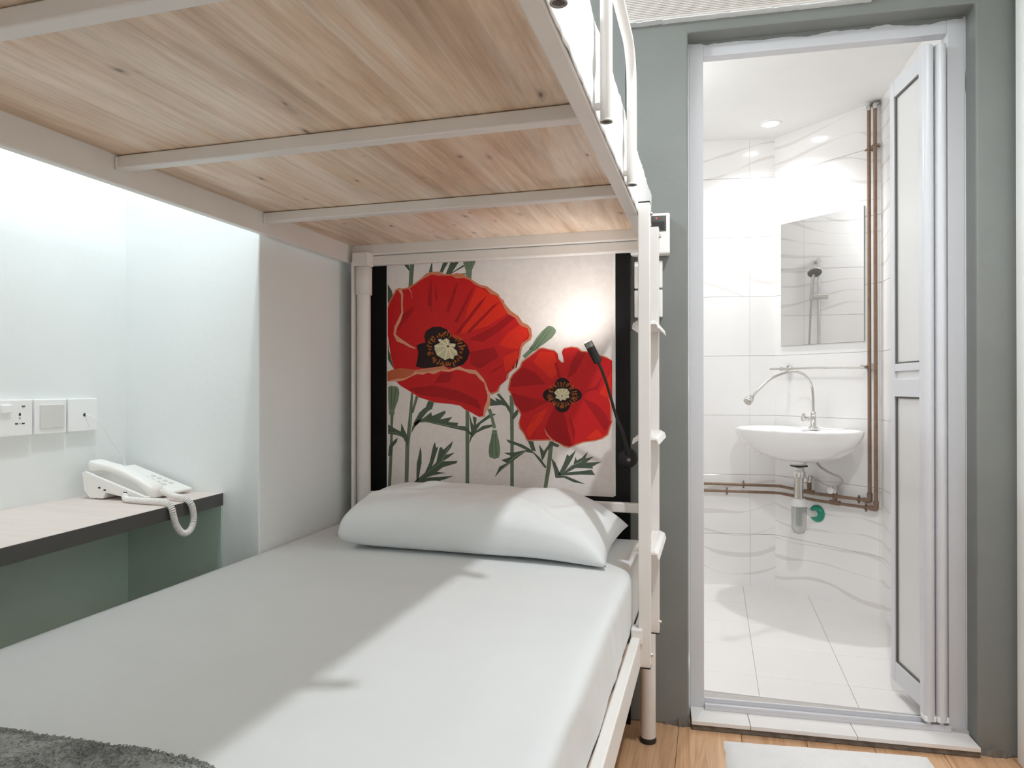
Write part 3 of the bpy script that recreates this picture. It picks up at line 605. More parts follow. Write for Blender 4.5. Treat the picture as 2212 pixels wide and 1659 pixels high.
# ------------------------------------------------------------------ shower room
bf = struct('floor_shower')
box('bed', 'grout', (-.80, .86, 2.33, 3.95, -.05, .0355), bf)
for i, (x0, x1) in enumerate(((-.80, -.448), (-.446, -.152), (-.150, .1437), (.1449, .4383), (.4395, .7350))):
    for y0, y1 in ((2.335, 2.567), (2.569, 2.850), (2.852, 3.133), (3.135, 3.416), (3.418, 3.699), (3.701, 3.95)):
        if y0 < 2.4: y0 = 2.402
        o = MB().box(x0, x1, y0, y1, .03, .040).build('tile', 'tile_floor', bf, .0007, 1)
def tiled(name, A, B, nrm, flip=False, off=0.0, h0=0.0, top=2.30, joint=.0007, th=.008, base_th=.06):
    A, B, nrm = V(A), V(B), V(nrm); d = (B-A).normalized(); A = A-d*.012; B = B+d*.012; Ln = (B-A).length
    g = struct(name, (A.x, A.y, 0))
    def F(s, q, z): p = A+d*s+nrm*q; return (p.x, p.y, z)
    MB().box(0, Ln, -base_th, -th, 0.0, top, X=F).build('backing', 'grout_light', g)
    z = h0; row = 0
    while z < top-.01:
        z1 = min(z+.30, top); s = -off
        while s < Ln-.001:
            s0, s1 = max(s, 0), min(s+.6, Ln)
            if s1-s0 > .004:
                wavy = z < .59 or z > 1.49
                P = [F(x, q, zz) for zz in (z+joint, z1-joint) for q in (-th, 0) for x in (s0+joint*.5, s1-joint*.5)]
                uv = [(s0, z), (s1, z), (s1, z1), (s0, z1)]
                mm = MB(); faces = [(2, 3, 7, 6), (0, 4, 5, 1), (0, 1, 3, 2), (4, 6, 7, 5), (0, 2, 6, 4), (1, 5, 7, 3)]
                mm.add(P, faces, 0, False, [uv]+[[(s0, z)]*4]*5)
                mm.build('tile', 'tile_wavy' if wavy else 'tile_plain', g, .0006, 1)
            s += .6
        z += .30; row += 1
    return g
LX, LY = .3012-.9884*1.10, 3.7329-.152*1.10
tiled('wall_shower_back', (LX, LY, 0), (.3012, 3.7329, 0), (.152, -.9884, 0), off=.21)
tiled('wall_shower_chamfer', (.3012, 3.7329, 0), (.7073, 3.3677, 0), tuple(CN), off=.05)
tiled('wall_shower_right', (.7073, 3.3677, 0), (.745, 2.44, 0), (-.9992, -.0406, 0), off=0)
tiled('wall_shower_left', (-.75, 2.36, 0), (-.75, 3.58, 0), (1, 0, 0), off=.2)
MB().box(-.70, -.0725, .16, .168, 0, 2.30, X=DW).build('wall_shower_front', 'tile_plain', kind='structure')
MB().box(-.0725, .75, .16, .168, 2.142, 2.30, X=DW).build('trim_4', 'tile_plain', kind='structure')
box('ceiling_shower', 'ceiling', (-.85, .86, 2.34, 3.95, 2.295, 2.34), kind='structure')
# ------------------------------------------------------------------ bunk bed
bed = thing('bunk_bed', 'white metal bunk bed with plywood base and side ladder along the wall', 'bunk bed', (-.68, 1.08, 0))
Y0, Y1 = .09, 2.09
# round posts with sleeve, foot cap and upper collar
for (x, y) in ((-.185, Y1), (-1.115, Y1), (-.185, Y0), (-1.115, Y0)):
    po = MB().lathe([(.0215, .012), (.0225, .016), (.0225, 1.455)], (x, y, 0), n=28).build('post', 'metal_white', bed)
    MB().lathe([(.0225, 0), (.024, .003), (.024, .013), (.0225, .016)], (x, y, 0), n=28).build('foot_cap', 'cap_black', po)
    MB().lathe([(.0235, 1.352), (.0275, 1.353), (.0275, 1.442), (.024, 1.444)], (x, y, 0), n=28).build('sleeve', 'metal_white', po)
    MB().box(x-.028, x+.03, y-.03, y+.012, 1.445, 1.49).build('corner_bracket', 'metal_white', po, .003)
box('wall_plate', 'metal_white', (-1.146, -1.1385, 2.06, 2.145, .30, 1.46), bed, .002)
# upper frame
box('side_rail', 'metal_white', (-1.180, -1.158, Y0-.02, 2.115, 1.460, 1.552), bed, .003)
box('side_rail', 'metal_white', (-.200, -.172, Y0-.02, 2.065, 1.460, 1.552), bed, .003)
for y in (.17, .648, 1.130, 1.611):
    cb = box('cross_beam', 'metal_white', (-1.158, -.200, y, y+.027, 1.490, 1.5155), bed, .0025)
    for x in (-1.1565, -.2035): box('weld', 'metal_white', (x-.001, x+.0045, y-.004, y+.002, 1.487, 1.513), cb, .0015)
box('end_rail', 'metal_white', (-1.158, -.200, 2.088, 2.115, 1.485, 1.552), bed, .003)
box('end_rail', 'metal_white', (-1.158, -.200, Y0-.02, Y0+.01, 1.485, 1.552), bed, .003)
box('head_bar', 'metal_white', (-1.150, -.165, 2.102, 2.126, 1.452, 1.484), bed, .004)
box('plywood_board', 'plywood', (-1.157, -.201, Y0, 2.087, 1.517, 1.529), bed)
# guard rail: bent top tube with hanging stubs
gx = -.1515
m = MB(); R1 = .07
path = [(gx, 1.375, 1.444), (gx, 1.375, 1.56), (gx, 1.375, 1.63)]
for k in range(1, 9):
    a = math.pi/2*k/8; path.append((gx, 1.375-R1*(1-math.cos(a)), 1.63+R1*math.sin(a)))
path += [(gx, 1.0, 1.70), (gx, .5, 1.70), (gx, .1, 1.70)]
g = m.tube(path, .0098, 16, cap=False).build('guard_rail', 'metal_white', bed, recalc=False)
MB().lathe([(.0096, 0), (.0099, .0), (.0099, .003), (.0078, .003), (.0078, -.0)], (gx, 1.375, 1.4425), n=20, cap=False).build('tube_lip', 'metal_white', g)
MB().lathe([(.0077, 0), (.0077, .002)], (gx, 1.375, 1.450), n=20).build('tube_dark', 'cap_black', g)  # black disc standing in for the dark inside the open tube end
for y in (1.035, .70, .37):
    MB().lathe([(.0093, 1.444), (.0093, 1.70)], (gx, y, 0), n=18, cap=False).build('upright_tube', 'metal_white', g)
    MB().lathe([(.0091, 0), (.0094, .0), (.0094, .003), (.0073, .003), (.0073, -.0)], (gx, y, 1.4425), n=20, cap=False).build('tube_lip', 'metal_white', g)
    MB().lathe([(.0072, 0), (.0072, .002)], (gx, y, 1.450), n=18).build('tube_dark', 'cap_black', g)  # same black disc for the shade inside each open stub
    box('weld_plate', 'metal_white', (-.1725, -.158, y-.003, y+.003, 1.462, 1.472), g, .001)
box('weld_plate', 'metal_white', (-.1725, -.158, 1.372, 1.378, 1.462, 1.472), g, .001)
# ladder
lad = thing('ladder', None, None, (-.156, 1.83, .38)); lad.parent = bed; lad.matrix_parent_inverse = bed.matrix_world.inverted()
for y0, zt, zb in ((1.670, 1.484, .383), (1.945, 1.487, .372)):
    u = box('upright', 'metal_white', (-.170, -.142, y0, y0+.026, zb, zt), lad, .002)
    box('end_cap', 'cap_black', (-.1702, -.1418, y0-.0002, y0+.0262, zt, zt+.003), lad, .001)
    box('end_cap', 'cap_black', (-.1702, -.1418, y0-.0002, y0+.0262, zb-.003, zb), lad, .001)
    for z in (zt-.025, zb+.028):
        MB().lathe([(.0055, 0), (.0055, .002), (.004, .0045), (.0035, .006)], (-.142, y0+.013, z), (1, 0, 0), 12).build('bolt', 'chrome', lad)
for z in (1.205, .927, .652):
    m = MB()
    prof = [(-.188, z-.018), (-.185, z-.004), (-.178, z), (-.134, z), (-.126, z-.004), (-.122, z-.018), (-.126, z-.018), (-.130, z-.008), (-.180, z-.008), (-.184, z-.018)]
    m.prism([(x, 1.697, zz) for x, zz in prof], (0, .247, 0)); rg = m.build('rung', 'rung_white', lad, .001, 1)
    for k in range(5): box('tread_ridge', 'rung_white', (-.178+k*.0095, -.173+k*.0095, 1.700, 1.941, z, z+.0022), rg, .0008, 1)
# lower frame
box('side_rail', 'metal_white', (-.187, -.165, Y0+.02, 2.068, .385, .456), bed, .003)
box('side_rail', 'metal_white', (-1.180, -1.158, Y0+.02, 2.068, .385, .456), bed, .003)
box('end_rail', 'metal_white', (-1.10, -.205, 2.08, 2.10, .385, .456), bed, .003)
box('end_rail', 'metal_white', (-1.10, -.205, Y0-.01, Y0+.01, .385, .456), bed, .003)
box('base_board', 'plywood', (-1.157, -.188, Y0+.02, 2.079, .425, .437), bed)
box('headboard_bar', 'metal_white', (-1.10, -.198, 2.088, 2.110, .671, .700), bed, .003)
box('lug', 'metal_white', (-.187, -.160, 1.66, 1.70, .440, .475), bed, .003)

# ------------------------------------------------------------------ bedding
def soft_box(name, mat, x0, x1, y0, y1, z0, z1, r, nx, ny, nz, disp, parent=None):
    bm = bmesh.new(); idx = {}
    def P(i, j, k):
        key = (i, j, k)
        if key not in idx:
            p = V((x0+(x1-x0)*i/nx, y0+(y1-y0)*j/ny, z0+(z1-z0)*k/nz))
            q = V((min(max(p.x, x0+r), x1-r), min(max(p.y, y0+r), y1-r), min(max(p.z, z0+r), z1-r)))
            d = p-q
            if d.length > 1e-9: p = q+d.normalized()*r*min(1, max(abs(d.x), abs(d.y), abs(d.z))/r)
            idx[key] = bm.verts.new(p+disp(p, i/nx, j/ny, k/nz))
        return idx[key]
    for i in range(nx):
        for j in range(ny):
            bm.faces.new((P(i, j, nz), P(i+1, j, nz), P(i+1, j+1, nz), P(i, j+1, nz))); bm.faces.new((P(i, j, 0), P(i, j+1, 0), P(i+1, j+1, 0), P(i+1, j, 0)))
    for i in range(nx):
        for k in range(nz):
            bm.faces.new((P(i, 0, k), P(i+1, 0, k), P(i+1, 0, k+1), P(i, 0, k+1))); bm.faces.new((P(i, ny, k), P(i, ny, k+1), P(i+1, ny, k+1), P(i+1, ny, k)))
    for j in range(ny):
        for k in range(nz):
            bm.faces.new((P(0, j, k), P(0, j, k+1), P(0, j+1, k+1), P(0, j+1, k))); bm.faces.new((P(nx, j, k), P(nx, j+1, k), P(nx, j+1, k+1), P(nx, j, k+1)))
    for f in bm.faces: f.smooth = True
    bmesh.ops.recalc_face_normals(bm, faces=bm.faces)
    me = bpy.data.meshes.new(name); bm.to_mesh(me); bm.free(); me.materials.append(M[mat])
    o = bpy.data.objects.new(name, me); bpy_link(o)
    if parent: o.parent = parent
    return o
def mdisp(p, u, v, w_):
    d = V((0, 0, 0))
    if u > .999 and .02 < v < .98:     # hanging side of the sheet: soft slanting folds
        d.x += .0035*noise.noise((p.y*7+p.z*9, p.z*5, 0))+.0015*noise.noise((p.y*22+p.z*14, 3, 0))
    if u < .4:
        k_ = min(1, max(0, (p.z-.455)/.03)); d.x -= .029*(1-u/.4)**6*k_*k_*(3-2*k_); d.z += .004*math.exp(-(u/.012)**2)*k_
    if w_ > .999:
        d.z += .003*noise.noise((p.x*3, p.y*2.2, 7))+.0022*math.exp(-((p.x+.46+.06*p.y)/.012)**2)*max(0, noise.noise((p.y*3, 1, 0)))
    return d
mt = soft_box('mattress', 'sheet', -1.155, -.1885, .12, 2.075, .438, .600, .022, 60, 110, 14, mdisp)
tagd(mt, 'white lower bunk mattress tightly wrapped in a fitted sheet', 'mattress')
def puff(name, mat, a, b, H, nx, ny, M4, seed, low=.12):
    bm = bmesh.new(); top = {}; bot = {}
    def prof(u, v): return max(0, (1-abs(u)**(6 if u < 0 else 3.0)))**(.19 if u < 0 else .5)*max(0, (1-abs(v)**(3.0 if v < 0 else 3.4)))**(.36 if v < 0 else .5)
    for i in range(nx+1):
        for j in range(ny+1):
            u, v = 2*i/nx-1, 2*j/ny-1
            x = a*u*(1-.045*(1-v*v)*abs(u)**3); y = b*v*(1-.07*(1-u*u)*abs(v)**3)
            h = prof(u, v); n1 = noise.noise((x*7+seed, y*7, 1))*.012+noise.noise((x*16, y*22+seed, 4))*.005
            crn = abs(u)**6*.5+abs(v)**6*.5
            cr = 0
            for (cu, cv, ang, amp) in ((-.5, .1, .6, .012), (.45, -.55, -.5, .010), (.7, -.2, .9, .008), (-.75, -.3, .1, .008)):
                du, dv = (u-cu)*a, (v-cv)*b; t1 = du*math.cos(ang)+dv*math.sin(ang); t2 = -du*math.sin(ang)+dv*math.cos(ang)
                cr += amp*math.exp(-(t2/.013)**2-(t1/.10)**2)
            z = -.032*max(0, (u-.35)/.65)**2+H*h*(1+.05*noise.noise((x*4, y*4, seed)))+n1*h+cr*h
            top[i, j] = bm.verts.new(M4 @ V((x, y, z)))
            e = i in (0, nx) or j in (0, ny)
            bot[i, j] = top[i, j] if e else bm.verts.new(M4 @ V((x, y, -low*H*h-.032*max(0, (u-.35)/.65)**2)))
    for i in range(nx):
        for j in range(ny):
            bm.faces.new((top[i, j], top[i+1, j], top[i+1, j+1], top[i, j+1]))
            bm.faces.new((bot[i, j], bot[i, j+1], bot[i+1, j+1], bot[i+1, j]))
    for f in bm.faces: f.smooth = True
    bmesh.ops.recalc_face_normals(bm, faces=bm.faces)
    me = bpy.data.meshes.new(name); bm.to_mesh(me); bm.free(); me.materials.append(M[mat])
    o = bpy.data.objects.new(name, me); bpy_link(o); return o
pil = puff('pillow', 'pillow', .372, .192, .100, 96, 68, Matrix.Translation((-.616, 1.885, .656)) @ Matrix.Rotation(R(-1.5), 4, 'Z') @ Matrix.Rotation(R(4), 4, 'X'), 2.0, .50)
tagd(pil, 'plump white pillow at the head of the lower bunk', 'pillow')
# upper mattress and the sheet hanging over the rail
up_m = thing('mattress', 'white sheeted mattress on the upper bunk, its sheet hanging over the rail', 'mattress', (-.68, 1.08, 1.53))
um = soft_box('mattress_body', 'drape', -1.152, -.222, .12, 2.08, 1.531, 1.665, .05, 24, 40, 8, lambda p, u, v, w_: V((0, 0, 0)), None)
um.parent = up_m; um.matrix_parent_inverse = up_m.matrix_world.inverted()
blk_ = soft_box('light_block', 'drape', -1.00, -.40, .30, 2.02, 1.655, 1.800, .07, 20, 40, 8, lambda p, u, v, w_: V((0, 0, .012*noise.noise((p.x*5, p.y*5, 0))*w_)), None)  # unseen bulk added to keep the aisle lamp off the niche wall
blk_.parent = up_m; blk_.matrix_parent_inverse = up_m.matrix_world.inverted()
m = MB(); ny, nz = 150, 22; vs = []
for j in range(ny+1):
    y = .14+(2.045-.14)*j/ny; zt = 1.607
    zb = 1.4615+.004*noise.noise((y*6, 0, 0))+.03*max(0, (y-1.70)/.33)**2
    for k in range(nz+1):
        t_ = k/nz
        if t_ < .2: a = t_/.2; x = -.240+(.0695)*math.sin(a*math.pi/2); z = zt+.004-.010*(1-math.cos(a*math.pi/2))
        else: a = (t_-.2)/.8; x = -.1705; z = zt-.006+(zb-zt+.006)*a
        f_ = .0028*noise.noise((y*16+z*22, z*6, 0))+.002*noise.noise((y*40+z*30, 2, 0))
        vs.append((x+max(0, f_+.0012), y, z))
fs = [(j*(nz+1)+k, (j+1)*(nz+1)+k, (j+1)*(nz+1)+k+1, j*(nz+1)+k+1) for j in range(ny) for k in range(nz)]
m.add(vs, fs, 0, True); dr_s = m.build('hanging_sheet', 'drape', up_m, recalc=False)
sm_ = dr_s.modifiers.new('thick', 'SOLIDIFY'); sm_.thickness = .0012; sm_.offset = 1
# furry grey throw at the foot of the bed
def edge_y(x): return .672+.006*math.sin(x*9)-.10*max(0, (x+.62)/.2)**2-.05*max(0, (-1.0-x)/.2)
bl = thing('blanket', 'furry dark grey throw across the foot of the lower bunk', 'blanket', (-.8, .4, .601))
m = MB(); nx, ny = 50, 40; vs = []
for i in range(nx+1):
    x = -1.15+.78*i/nx
    for j in range(ny+1):
        v_ = j/ny; y = .15+(edge_y(x)-.15)*v_; z = .606+.022*(1-max(0, (v_-.9)/.1)**3)*(1-max(0, (i/nx-.9)/.1)**3)+.003*noise.noise((x*14, y*14, 0))
        vs.append((x, y, z))
m.add(vs, [(i*(ny+1)+j, (i+1)*(ny+1)+j, (i+1)*(ny+1)+j+1, i*(ny+1)+j+1) for i in range(nx) for j in range(ny)], 0, True)
n0 = len(m.v); m.build('cloth', 'blanket', bl).modifiers.new('thick', 'SOLIDIFY').thickness = -.006
m = MB(); rng = random.Random(8)
for k in range(62000):
    x = -1.14+.74*rng.random(); ym = edge_y(x); y = ym+.003-.20*rng.random()**1.25
    v_ = (y-.15)/(ym-.15); z = .627-.02*max(0, (min(v_, 1)-.9)/.1)**3
    a = noise.noise((x*22, y*22, 0))*4+rng.gauss(0, 1.1); l = rng.uniform(.004, .009); h = rng.uniform(.3, 1)*.008+.001
    dx, dy = math.cos(a)*l, math.sin(a)*l; wx, wy = -math.sin(a)*.0007, math.cos(a)*.0007
    m.add([(x-wx, y-wy, z), (x+wx, y+wy, z), (x+dx*.6+wx*.6, y+dy*.6+wy*.6, z+h), (x+dx, y+dy, z+h*.9)], [(0, 1, 2), (0, 2, 3)])
m.build('pile', 'blanket', bl, recalc=False, kind='stuff')
# bath mat
m = MB(); nx, ny = 44, 30; vs = []
A_, B_, C_, D_ = V((.029, 2.150, 0)), V((.580, 2.216, 0)), V((.046, 1.72, 0)), V((.60, 1.79, 0))
for i in range(nx+1):
    for j in range(ny+1):
        u, v_ = i/nx, j/ny; p = (A_*(1-u)+B_*u)*(1-v_)+(C_*(1-u)+D_*u)*v_
        e = min(u, 1-u, v_, 1-v_)
        wob = .004*noise.noise((u*9, v_*9, 0)) if e < .001 else 0
        vs.append((p.x+wob, p.y+wob, .001+.011*min(1, e*14)**.5+.0012*noise.noise((p.x*20, p.y*20, 0))))
m.add(vs, [(i*(ny+1)+j, i*(ny+1)+j+1, (i+1)*(ny+1)+j+1, (i+1)*(ny+1)+j) for i in range(nx) for j in range(ny)], 0, True)
bmat = m.build('bath_mat', 'towel'); tagd(bmat, 'folded white terry bath mat on the wooden floor before the door', 'mat')

# ------------------------------------------------------------------ black wall panel, picture, reading lamp
wp = box('wall_panel', 'black_panel', (-1.188, -.246, 2.175, 2.191, .0, 1.60), None, .0015)
tagd(wp, 'tall black laminate panel on the wall behind the bed head', 'panel')
pic = thing('poppy_picture', 'large poppy print with two red flowers on the black panel', 'picture', (-.68, 2.173, .70))
box('backing', 'print_paper', (-1.0720, -.2960, 2.1722, 2.1748, .7035, 1.58), pic)
box('edge_strip', 'print_edge', (-.2985, -.2905, 2.1705, 2.1748, .7065, 1.58), pic, .0005, 1)
m = MB(); mats = ['print_'+c for c in ART_COLS]
for ln in ART.strip().split('\n'):
    ci, lay, s = ln.split(';'); q = [int(t_) for t_ in s.split(',')]
    pts = []
    for x, z in zip(q[::2], q[1::2]):
        p = (min(max(x, -1071), -300)/1000, 2.1722-.00008*int(lay)-.00004, min(max(z, 704), 1580)/1000)
        if not pts or (abs(p[0]-pts[-1][0])+abs(p[2]-pts[-1][2])) > 1e-5: pts.append(p)
    if len(pts) > 2: m.add(pts, [tuple(range(len(pts)))], int(ci))
pr = m.build('printed_poppies', mats, pic, recalc=False)
bm = bmesh.new(); bm.from_mesh(pr.data)
for f in bm.faces:
    f.normal_update()
    if f.normal.y > 0: f.normal_flip()
bm.to_mesh(pr.data); bm.free()
rl_ = thing('reading_lamp', 'black gooseneck reading lamp on the panel beside the poppies', 'lamp', (-.252, 2.172, .826))
MB().lathe([(.030, 0), (.030, .010), (.027, .014), (.0, .016)], (-.252, 2.175, .826), (0, -1, 0), 32).build('base', 'lamp_black', rl_)
MB().lathe([(.006, 0), (.006, .004), (.0, .005)], (-.249, 2.159, .822), (0, -1, 0), 16).build('switch', 'lamp_metal', rl_)
gp = spline([(-.252, 2.158, .838), (-.255, 2.140, .875), (-.263, 2.115, .915), (-.276, 2.082, .957), (-.291, 2.045, 1.028), (-.3045, 2.022, 1.080), (-.319, 2.006, 1.121)], 8)
MB().tube(gp, .004, 12, rs=[.0075-.0035*min(1, k/18) for k in range(len(gp))]).build('gooseneck', 'lamp_black', rl_)
hd = (V((-.346, 1.998, 1.174))-V((-.319, 2.006, 1.119))).normalized()
MB().lathe([(.006, -.004), (.0115, 0), (.0125, .004), (.0125, .048)], (-.319, 2.006, 1.119), hd, 20).build('head', 'lamp_black', rl_)
MB().lathe([(.0128, .048), (.0128, .063), (.011, .065)], (-.319, 2.006, 1.119), hd, 20).build('head_rim', 'lamp_metal', rl_)
MB().lathe([(.0105, .0652), (.0105, .0656)], (-.319, 2.006, 1.119), hd, 20).build('lens', 'glow_read', rl_)
# ------------------------------------------------------------------ meter box and switches on the grey pier
mb_ = thing('meter_box', 'white wall box with dark display and small red light beside the door', 'control box', DW(-.18, -.02, 1.455))
MB().box(-.247, -.128, -.050, -.0005, 1.453, 1.577, X=DW).build('case', 'plastic_warm', mb_, .005, 3)
MB().box(-.214, -.139, -.0515, -.049, 1.520, 1.568, X=DW).build('display', 'display', mb_, .001)
MB().box(-.209, -.144, -.0525, -.0505, 1.525, 1.550, X=DW).build('screen', 'slot', mb_)
MB().lathe([(.0022, 0), (.0018, .0015)], DW(-.168, -.0515, 1.5605), (s4, -c4, 0), 10).build('indicator_light', 'led', mb_)
for k, (z0, z1, lb) in enumerate(((1.3525, 1.436, 'white light switch plate directly below the meter box'), (1.262, 1.347, 'white light switch plate, the lower one of the pair by the ladder'))):
    sw = thing('light_switch', lb, 'switch', DW(-.19, -.01, z0), 'switch plates by the door')
    MB().box(-.236, -.150, -.022, -.0005, z0, z1, X=DW).build('plate', 'plastic_warm', sw, .003, 3)
    for s0 in (-.226, -.192): MB().box(s0, s0+.031, -.0265, -.021, z0+.022, z1-.022, X=DW).build('rocker', 'plastic_warm', sw, .002)
# dark cable duct at the panel's edge, behind the switches
cd = MB().box(-.2625, -.238, -.018, -.0005, 1.225, 1.47, X=DW).build('cable_duct', 'display', None, .002)
tagd(cd, 'narrow dark grey cable duct beside the switch plates', 'cable duct')

# ------------------------------------------------------------------ desk, sockets, telephone
dk = thing('desk', 'wall desk with pale wood top, dark edge and grey-green panels', 'desk', (-1.45, 1.2, 0))
def dx(y): return -1.3066+(1.637-y)*.082
zt = .7535; ya, yb = .72, 1.6365
m = MB(); m.prism([(-1.6405, ya, zt-.034), (dx(ya)-.002, ya, zt-.034), (dx(yb)-.002, yb, zt-.034), (-1.6405, yb, zt-.034)], (0, 0, .034)); m.build('desk_top', 'desk_top', dk)
m = MB(); m.prism([(dx(ya)-.002, ya, zt-.034), (dx(ya), ya, zt-.034), (dx(yb), yb, zt-.034), (dx(yb)-.002, yb, zt-.034)], (0, 0, .0337)); m.build('edge_band', 'desk_edge', dk)
box('side_panel', 'desk_green', (-1.640, -1.3075, 1.6315, 1.6365, 0, zt-.034), dk, .001)
box('back_panel', 'desk_green', (-1.6405, -1.628, ya, 1.6315, 0, zt-.034), dk)
box('side_panel', 'desk_green', (-1.628, dx(ya)-.005, ya, ya+.018, 0, zt-.034), dk, .001)
xw = -1.641
def plate(name, label, cat, y0, y1, z0, z1, dp, r=.006):
    g = thing(name, label, cat, (xw, (y0+y1)/2, z0)); 
    box('back_box', 'plastic', (xw+.0005, xw+dp-.008, y0+.001, y1-.001, z0+.001, z1-.001), g, .003)
    box('face_plate', 'plastic', (xw+dp-.008, xw+dp, y0, y1, z0, z1), g, .003, 4); return g, xw+dp
g, x = plate('power_socket', 'white universal power socket with rocker switch above the desk', 'socket', 1.240, 1.332, .929, 1.018, .020)
box('rocker', 'plastic', (x-.002, x+.007, 1.250, 1.275, .985, 1.006), g, .003)
box('neon_window', 'shower_gray', (x-.001, x+.0008, 1.303, 1.311, .999, 1.003), g)
def slot(y0, z0, pts): MB().prism([(x-.002, y0+a/1000, z0+b/1000) for a, b in pts], (.0026, 0, 0)).build('slot', 'slot', g)
slot(1.298, .981, [(-2, 3), (0, 5), (2, 3), (2.6, -1), (1.5, -3), (-1.5, -3), (-2.6, -1)])
slot(1.298, .972, [(-1.2, 2), (1.2, 2), (.8, -2.5), (-.8, -2.5)])
slot(1.298, .959, [(-12, 1.8), (-7, 1.2), (-5, 2.6), (-5, -2.6), (-7, -1.2), (-12, -1.8)]); slot(1.298, .959, [(12, 1.8), (7, 1.2), (5, 2.6), (5, -2.6), (7, -1.2), (12, -1.8)])
slot(1.298, .959, [(-.9, .9), (.9, .9), (.9, -.9), (-.9, -.9)])
g, x = plate('wall_switch', 'white wall plate with one large rocker, between socket and telephone outlet', 'switch', 1.338, 1.428, .929, 1.0175, .0175)
box('rocker', 'plastic_gray', (x-.002, x+.004, 1.352, 1.4195, .943, 1.004), g, .002)
g, x = plate('telephone_outlet', 'white wall plate with the telephone wire leaving its small hole', 'outlet', 1.435, 1.5245, .929, 1.0175, .016)
MB().lathe([(.0045, 0), (.0045, .0012)], (x-.0005, 1.4835, .973), (1, 0, 0), 12).build('cable_hole', 'slot', g)

ph = thing('telephone', 'white corded desk telephone with keypad and coiled cord', 'telephone', (-1.49, 1.53, .7535))
T0, T1 = (-1.597, .828), (-1.395, .7675)
def ztop(x): t_ = (x-T0[0])/(T1[0]-T0[0]); return T0[1]+(T1[1]-T0[1])*t_
side = lambda lo: [(-1.600, .822-lo), (-1.590, ztop(-1.590)-lo), (-1.545, ztop(-1.545)-lo*1.0), (-1.46, ztop(-1.46)-lo), (-1.412, ztop(-1.412)-lo*.6), (-1.395, .7675), (-1.393, .763), (-1.402, .758), (-1.46, .762), (-1.52, .772), (-1.53, .756), (-1.575, .756), (-1.592, .775)]
m = MB(); m.prism([(x_, 1.518, z) for x_, z in side(0)], (0, .102, 0)); m.prism([(x_, 1.452, z) for x_, z in side(0)], (0, .008, 0)); m.prism([(x_, 1.460, z) for x_, z in side(.012)], (0, .058, 0))
m.build('base', 'plastic_warm', ph, .003, 3)
hp = []
for k in range(15):
    t_ = k/14; x_ = -1.603+.218*t_; arch = .020*math.sin(math.pi*t_)
    z_ = .842-.066*t_+arch*.75; hp.append((x_, z_))
m = MB(); vs = []; nsec = 14
for k, (x_, z_) in enumerate(hp):
    t_ = k/14; e = max(0, abs(t_-.5)*2-.55)/.45; hw = .021+.007*e; hh = .010+.006*e
    if k in (0, 14): hw *= .72; hh *= .62
    for a in range(nsec):
        an = 2*math.pi*a/nsec; cx, cz = math.cos(an), math.sin(an)
        sx = math.copysign(abs(cx)**.55, cx); sz = math.copysign(abs(cz)**.65, cz)
        vs.append((x_, 1.489+hw*sx, z_+hh*sz-.010*e*(1 if sz < 0 else 0)))
fs = [(k*nsec+a, k*nsec+(a+1) % nsec, (k+1)*nsec+(a+1) % nsec, (k+1)*nsec+a) for k in range(14) for a in range(nsec)]
m.add(vs, fs+[tuple(range(nsec))[::-1], tuple(range(14*nsec, 15*nsec))], 0, True)
hs = m.build('handset', 'plastic_warm', ph, 0); ss = hs.modifiers.new('sub', 'SUBSURF'); ss.levels = 1; ss.render_levels = 2
sl_ = math.atan2(T1[1]-T0[1], T1[0]-T0[0]); nrm = V((-math.sin(sl_), 0, math.cos(sl_)))
key = None
for i in range(4):
    for j in range(3):
        x_ = -1.500+i*.0195; y_ = 1.541+j*.025
        c = V((x_, y_, ztop(x_)))-nrm*.0005
        if key is None: key = MB().lathe([(.0072, 0), (.0070, .0022), (.0058, .003), (0, .0032)], (0, 0, 0), nrm, 14).build('key', 'plastic_gray', ph)
        else: key = dup(key, ph)
        key.location = c-V(ph.location) if False else c
        key.matrix_parent_inverse = ph.matrix_world.inverted()
for x_ in (-1.545, -1.527): box('side_slot', 'slot', (x_, x_+.007, 1.4512, 1.4522, ztop(x_)-.030, ztop(x_)-.026), ph)
box('cord_jack', 'slot', (-1.462, -1.452, 1.4508, 1.4525, .765, .777), ph)
def coil(path, r, wire, pitch, n):
    pts = spline(path, 14); L = [0]
    for a, b in zip(pts, pts[1:]): L.append(L[-1]+(b-a).length)
    out = []; ref = V((0, 0, 1)); tot = L[-1]; steps = int(tot/pitch*n); j = 0
    for k in range(steps+1):
        d = tot*k/steps
        while j < len(L)-2 and L[j+1] < d: j += 1
        f_ = (d-L[j])/max(1e-9, L[j+1]-L[j]); c = pts[j].lerp(pts[j+1], f_); tg = (pts[min(j+2, len(pts)-1)]-pts[max(j-1, 0)]).normalized()
        ref = (ref-tg*ref.dot(tg)).normalized(); b = tg.cross(ref); a = 2*math.pi*k/n; rr = r*min(1, k/n/1.2, (steps-k)/n/1.2)
        out.append(c+(ref*math.cos(a)+b*math.sin(a))*rr)
    return MB().tube(out, wire, 6)
ex = dx(1.43)
cpath = [(-1.457, 1.450, .771), (-1.440, 1.437, .762), (-1.410, 1.428, .7625), (-1.36, 1.423, .7625), (ex-.012, 1.418, .763), (ex+.009, 1.416, .750), (ex+.012, 1.420, .728), (ex+.012, 1.430, .703), (ex+.012, 1.447, .684), (ex+.012, 1.463, .679), (ex+.012, 1.480, .687), (ex+.012, 1.489, .707), (ex+.012, 1.487, .730), (ex+.009, 1.481, .752), (ex-.012, 1.480, .7645), (-1.335, 1.487, .766), (-1.365, 1.492, .772), (-1.384, 1.492, .778)]
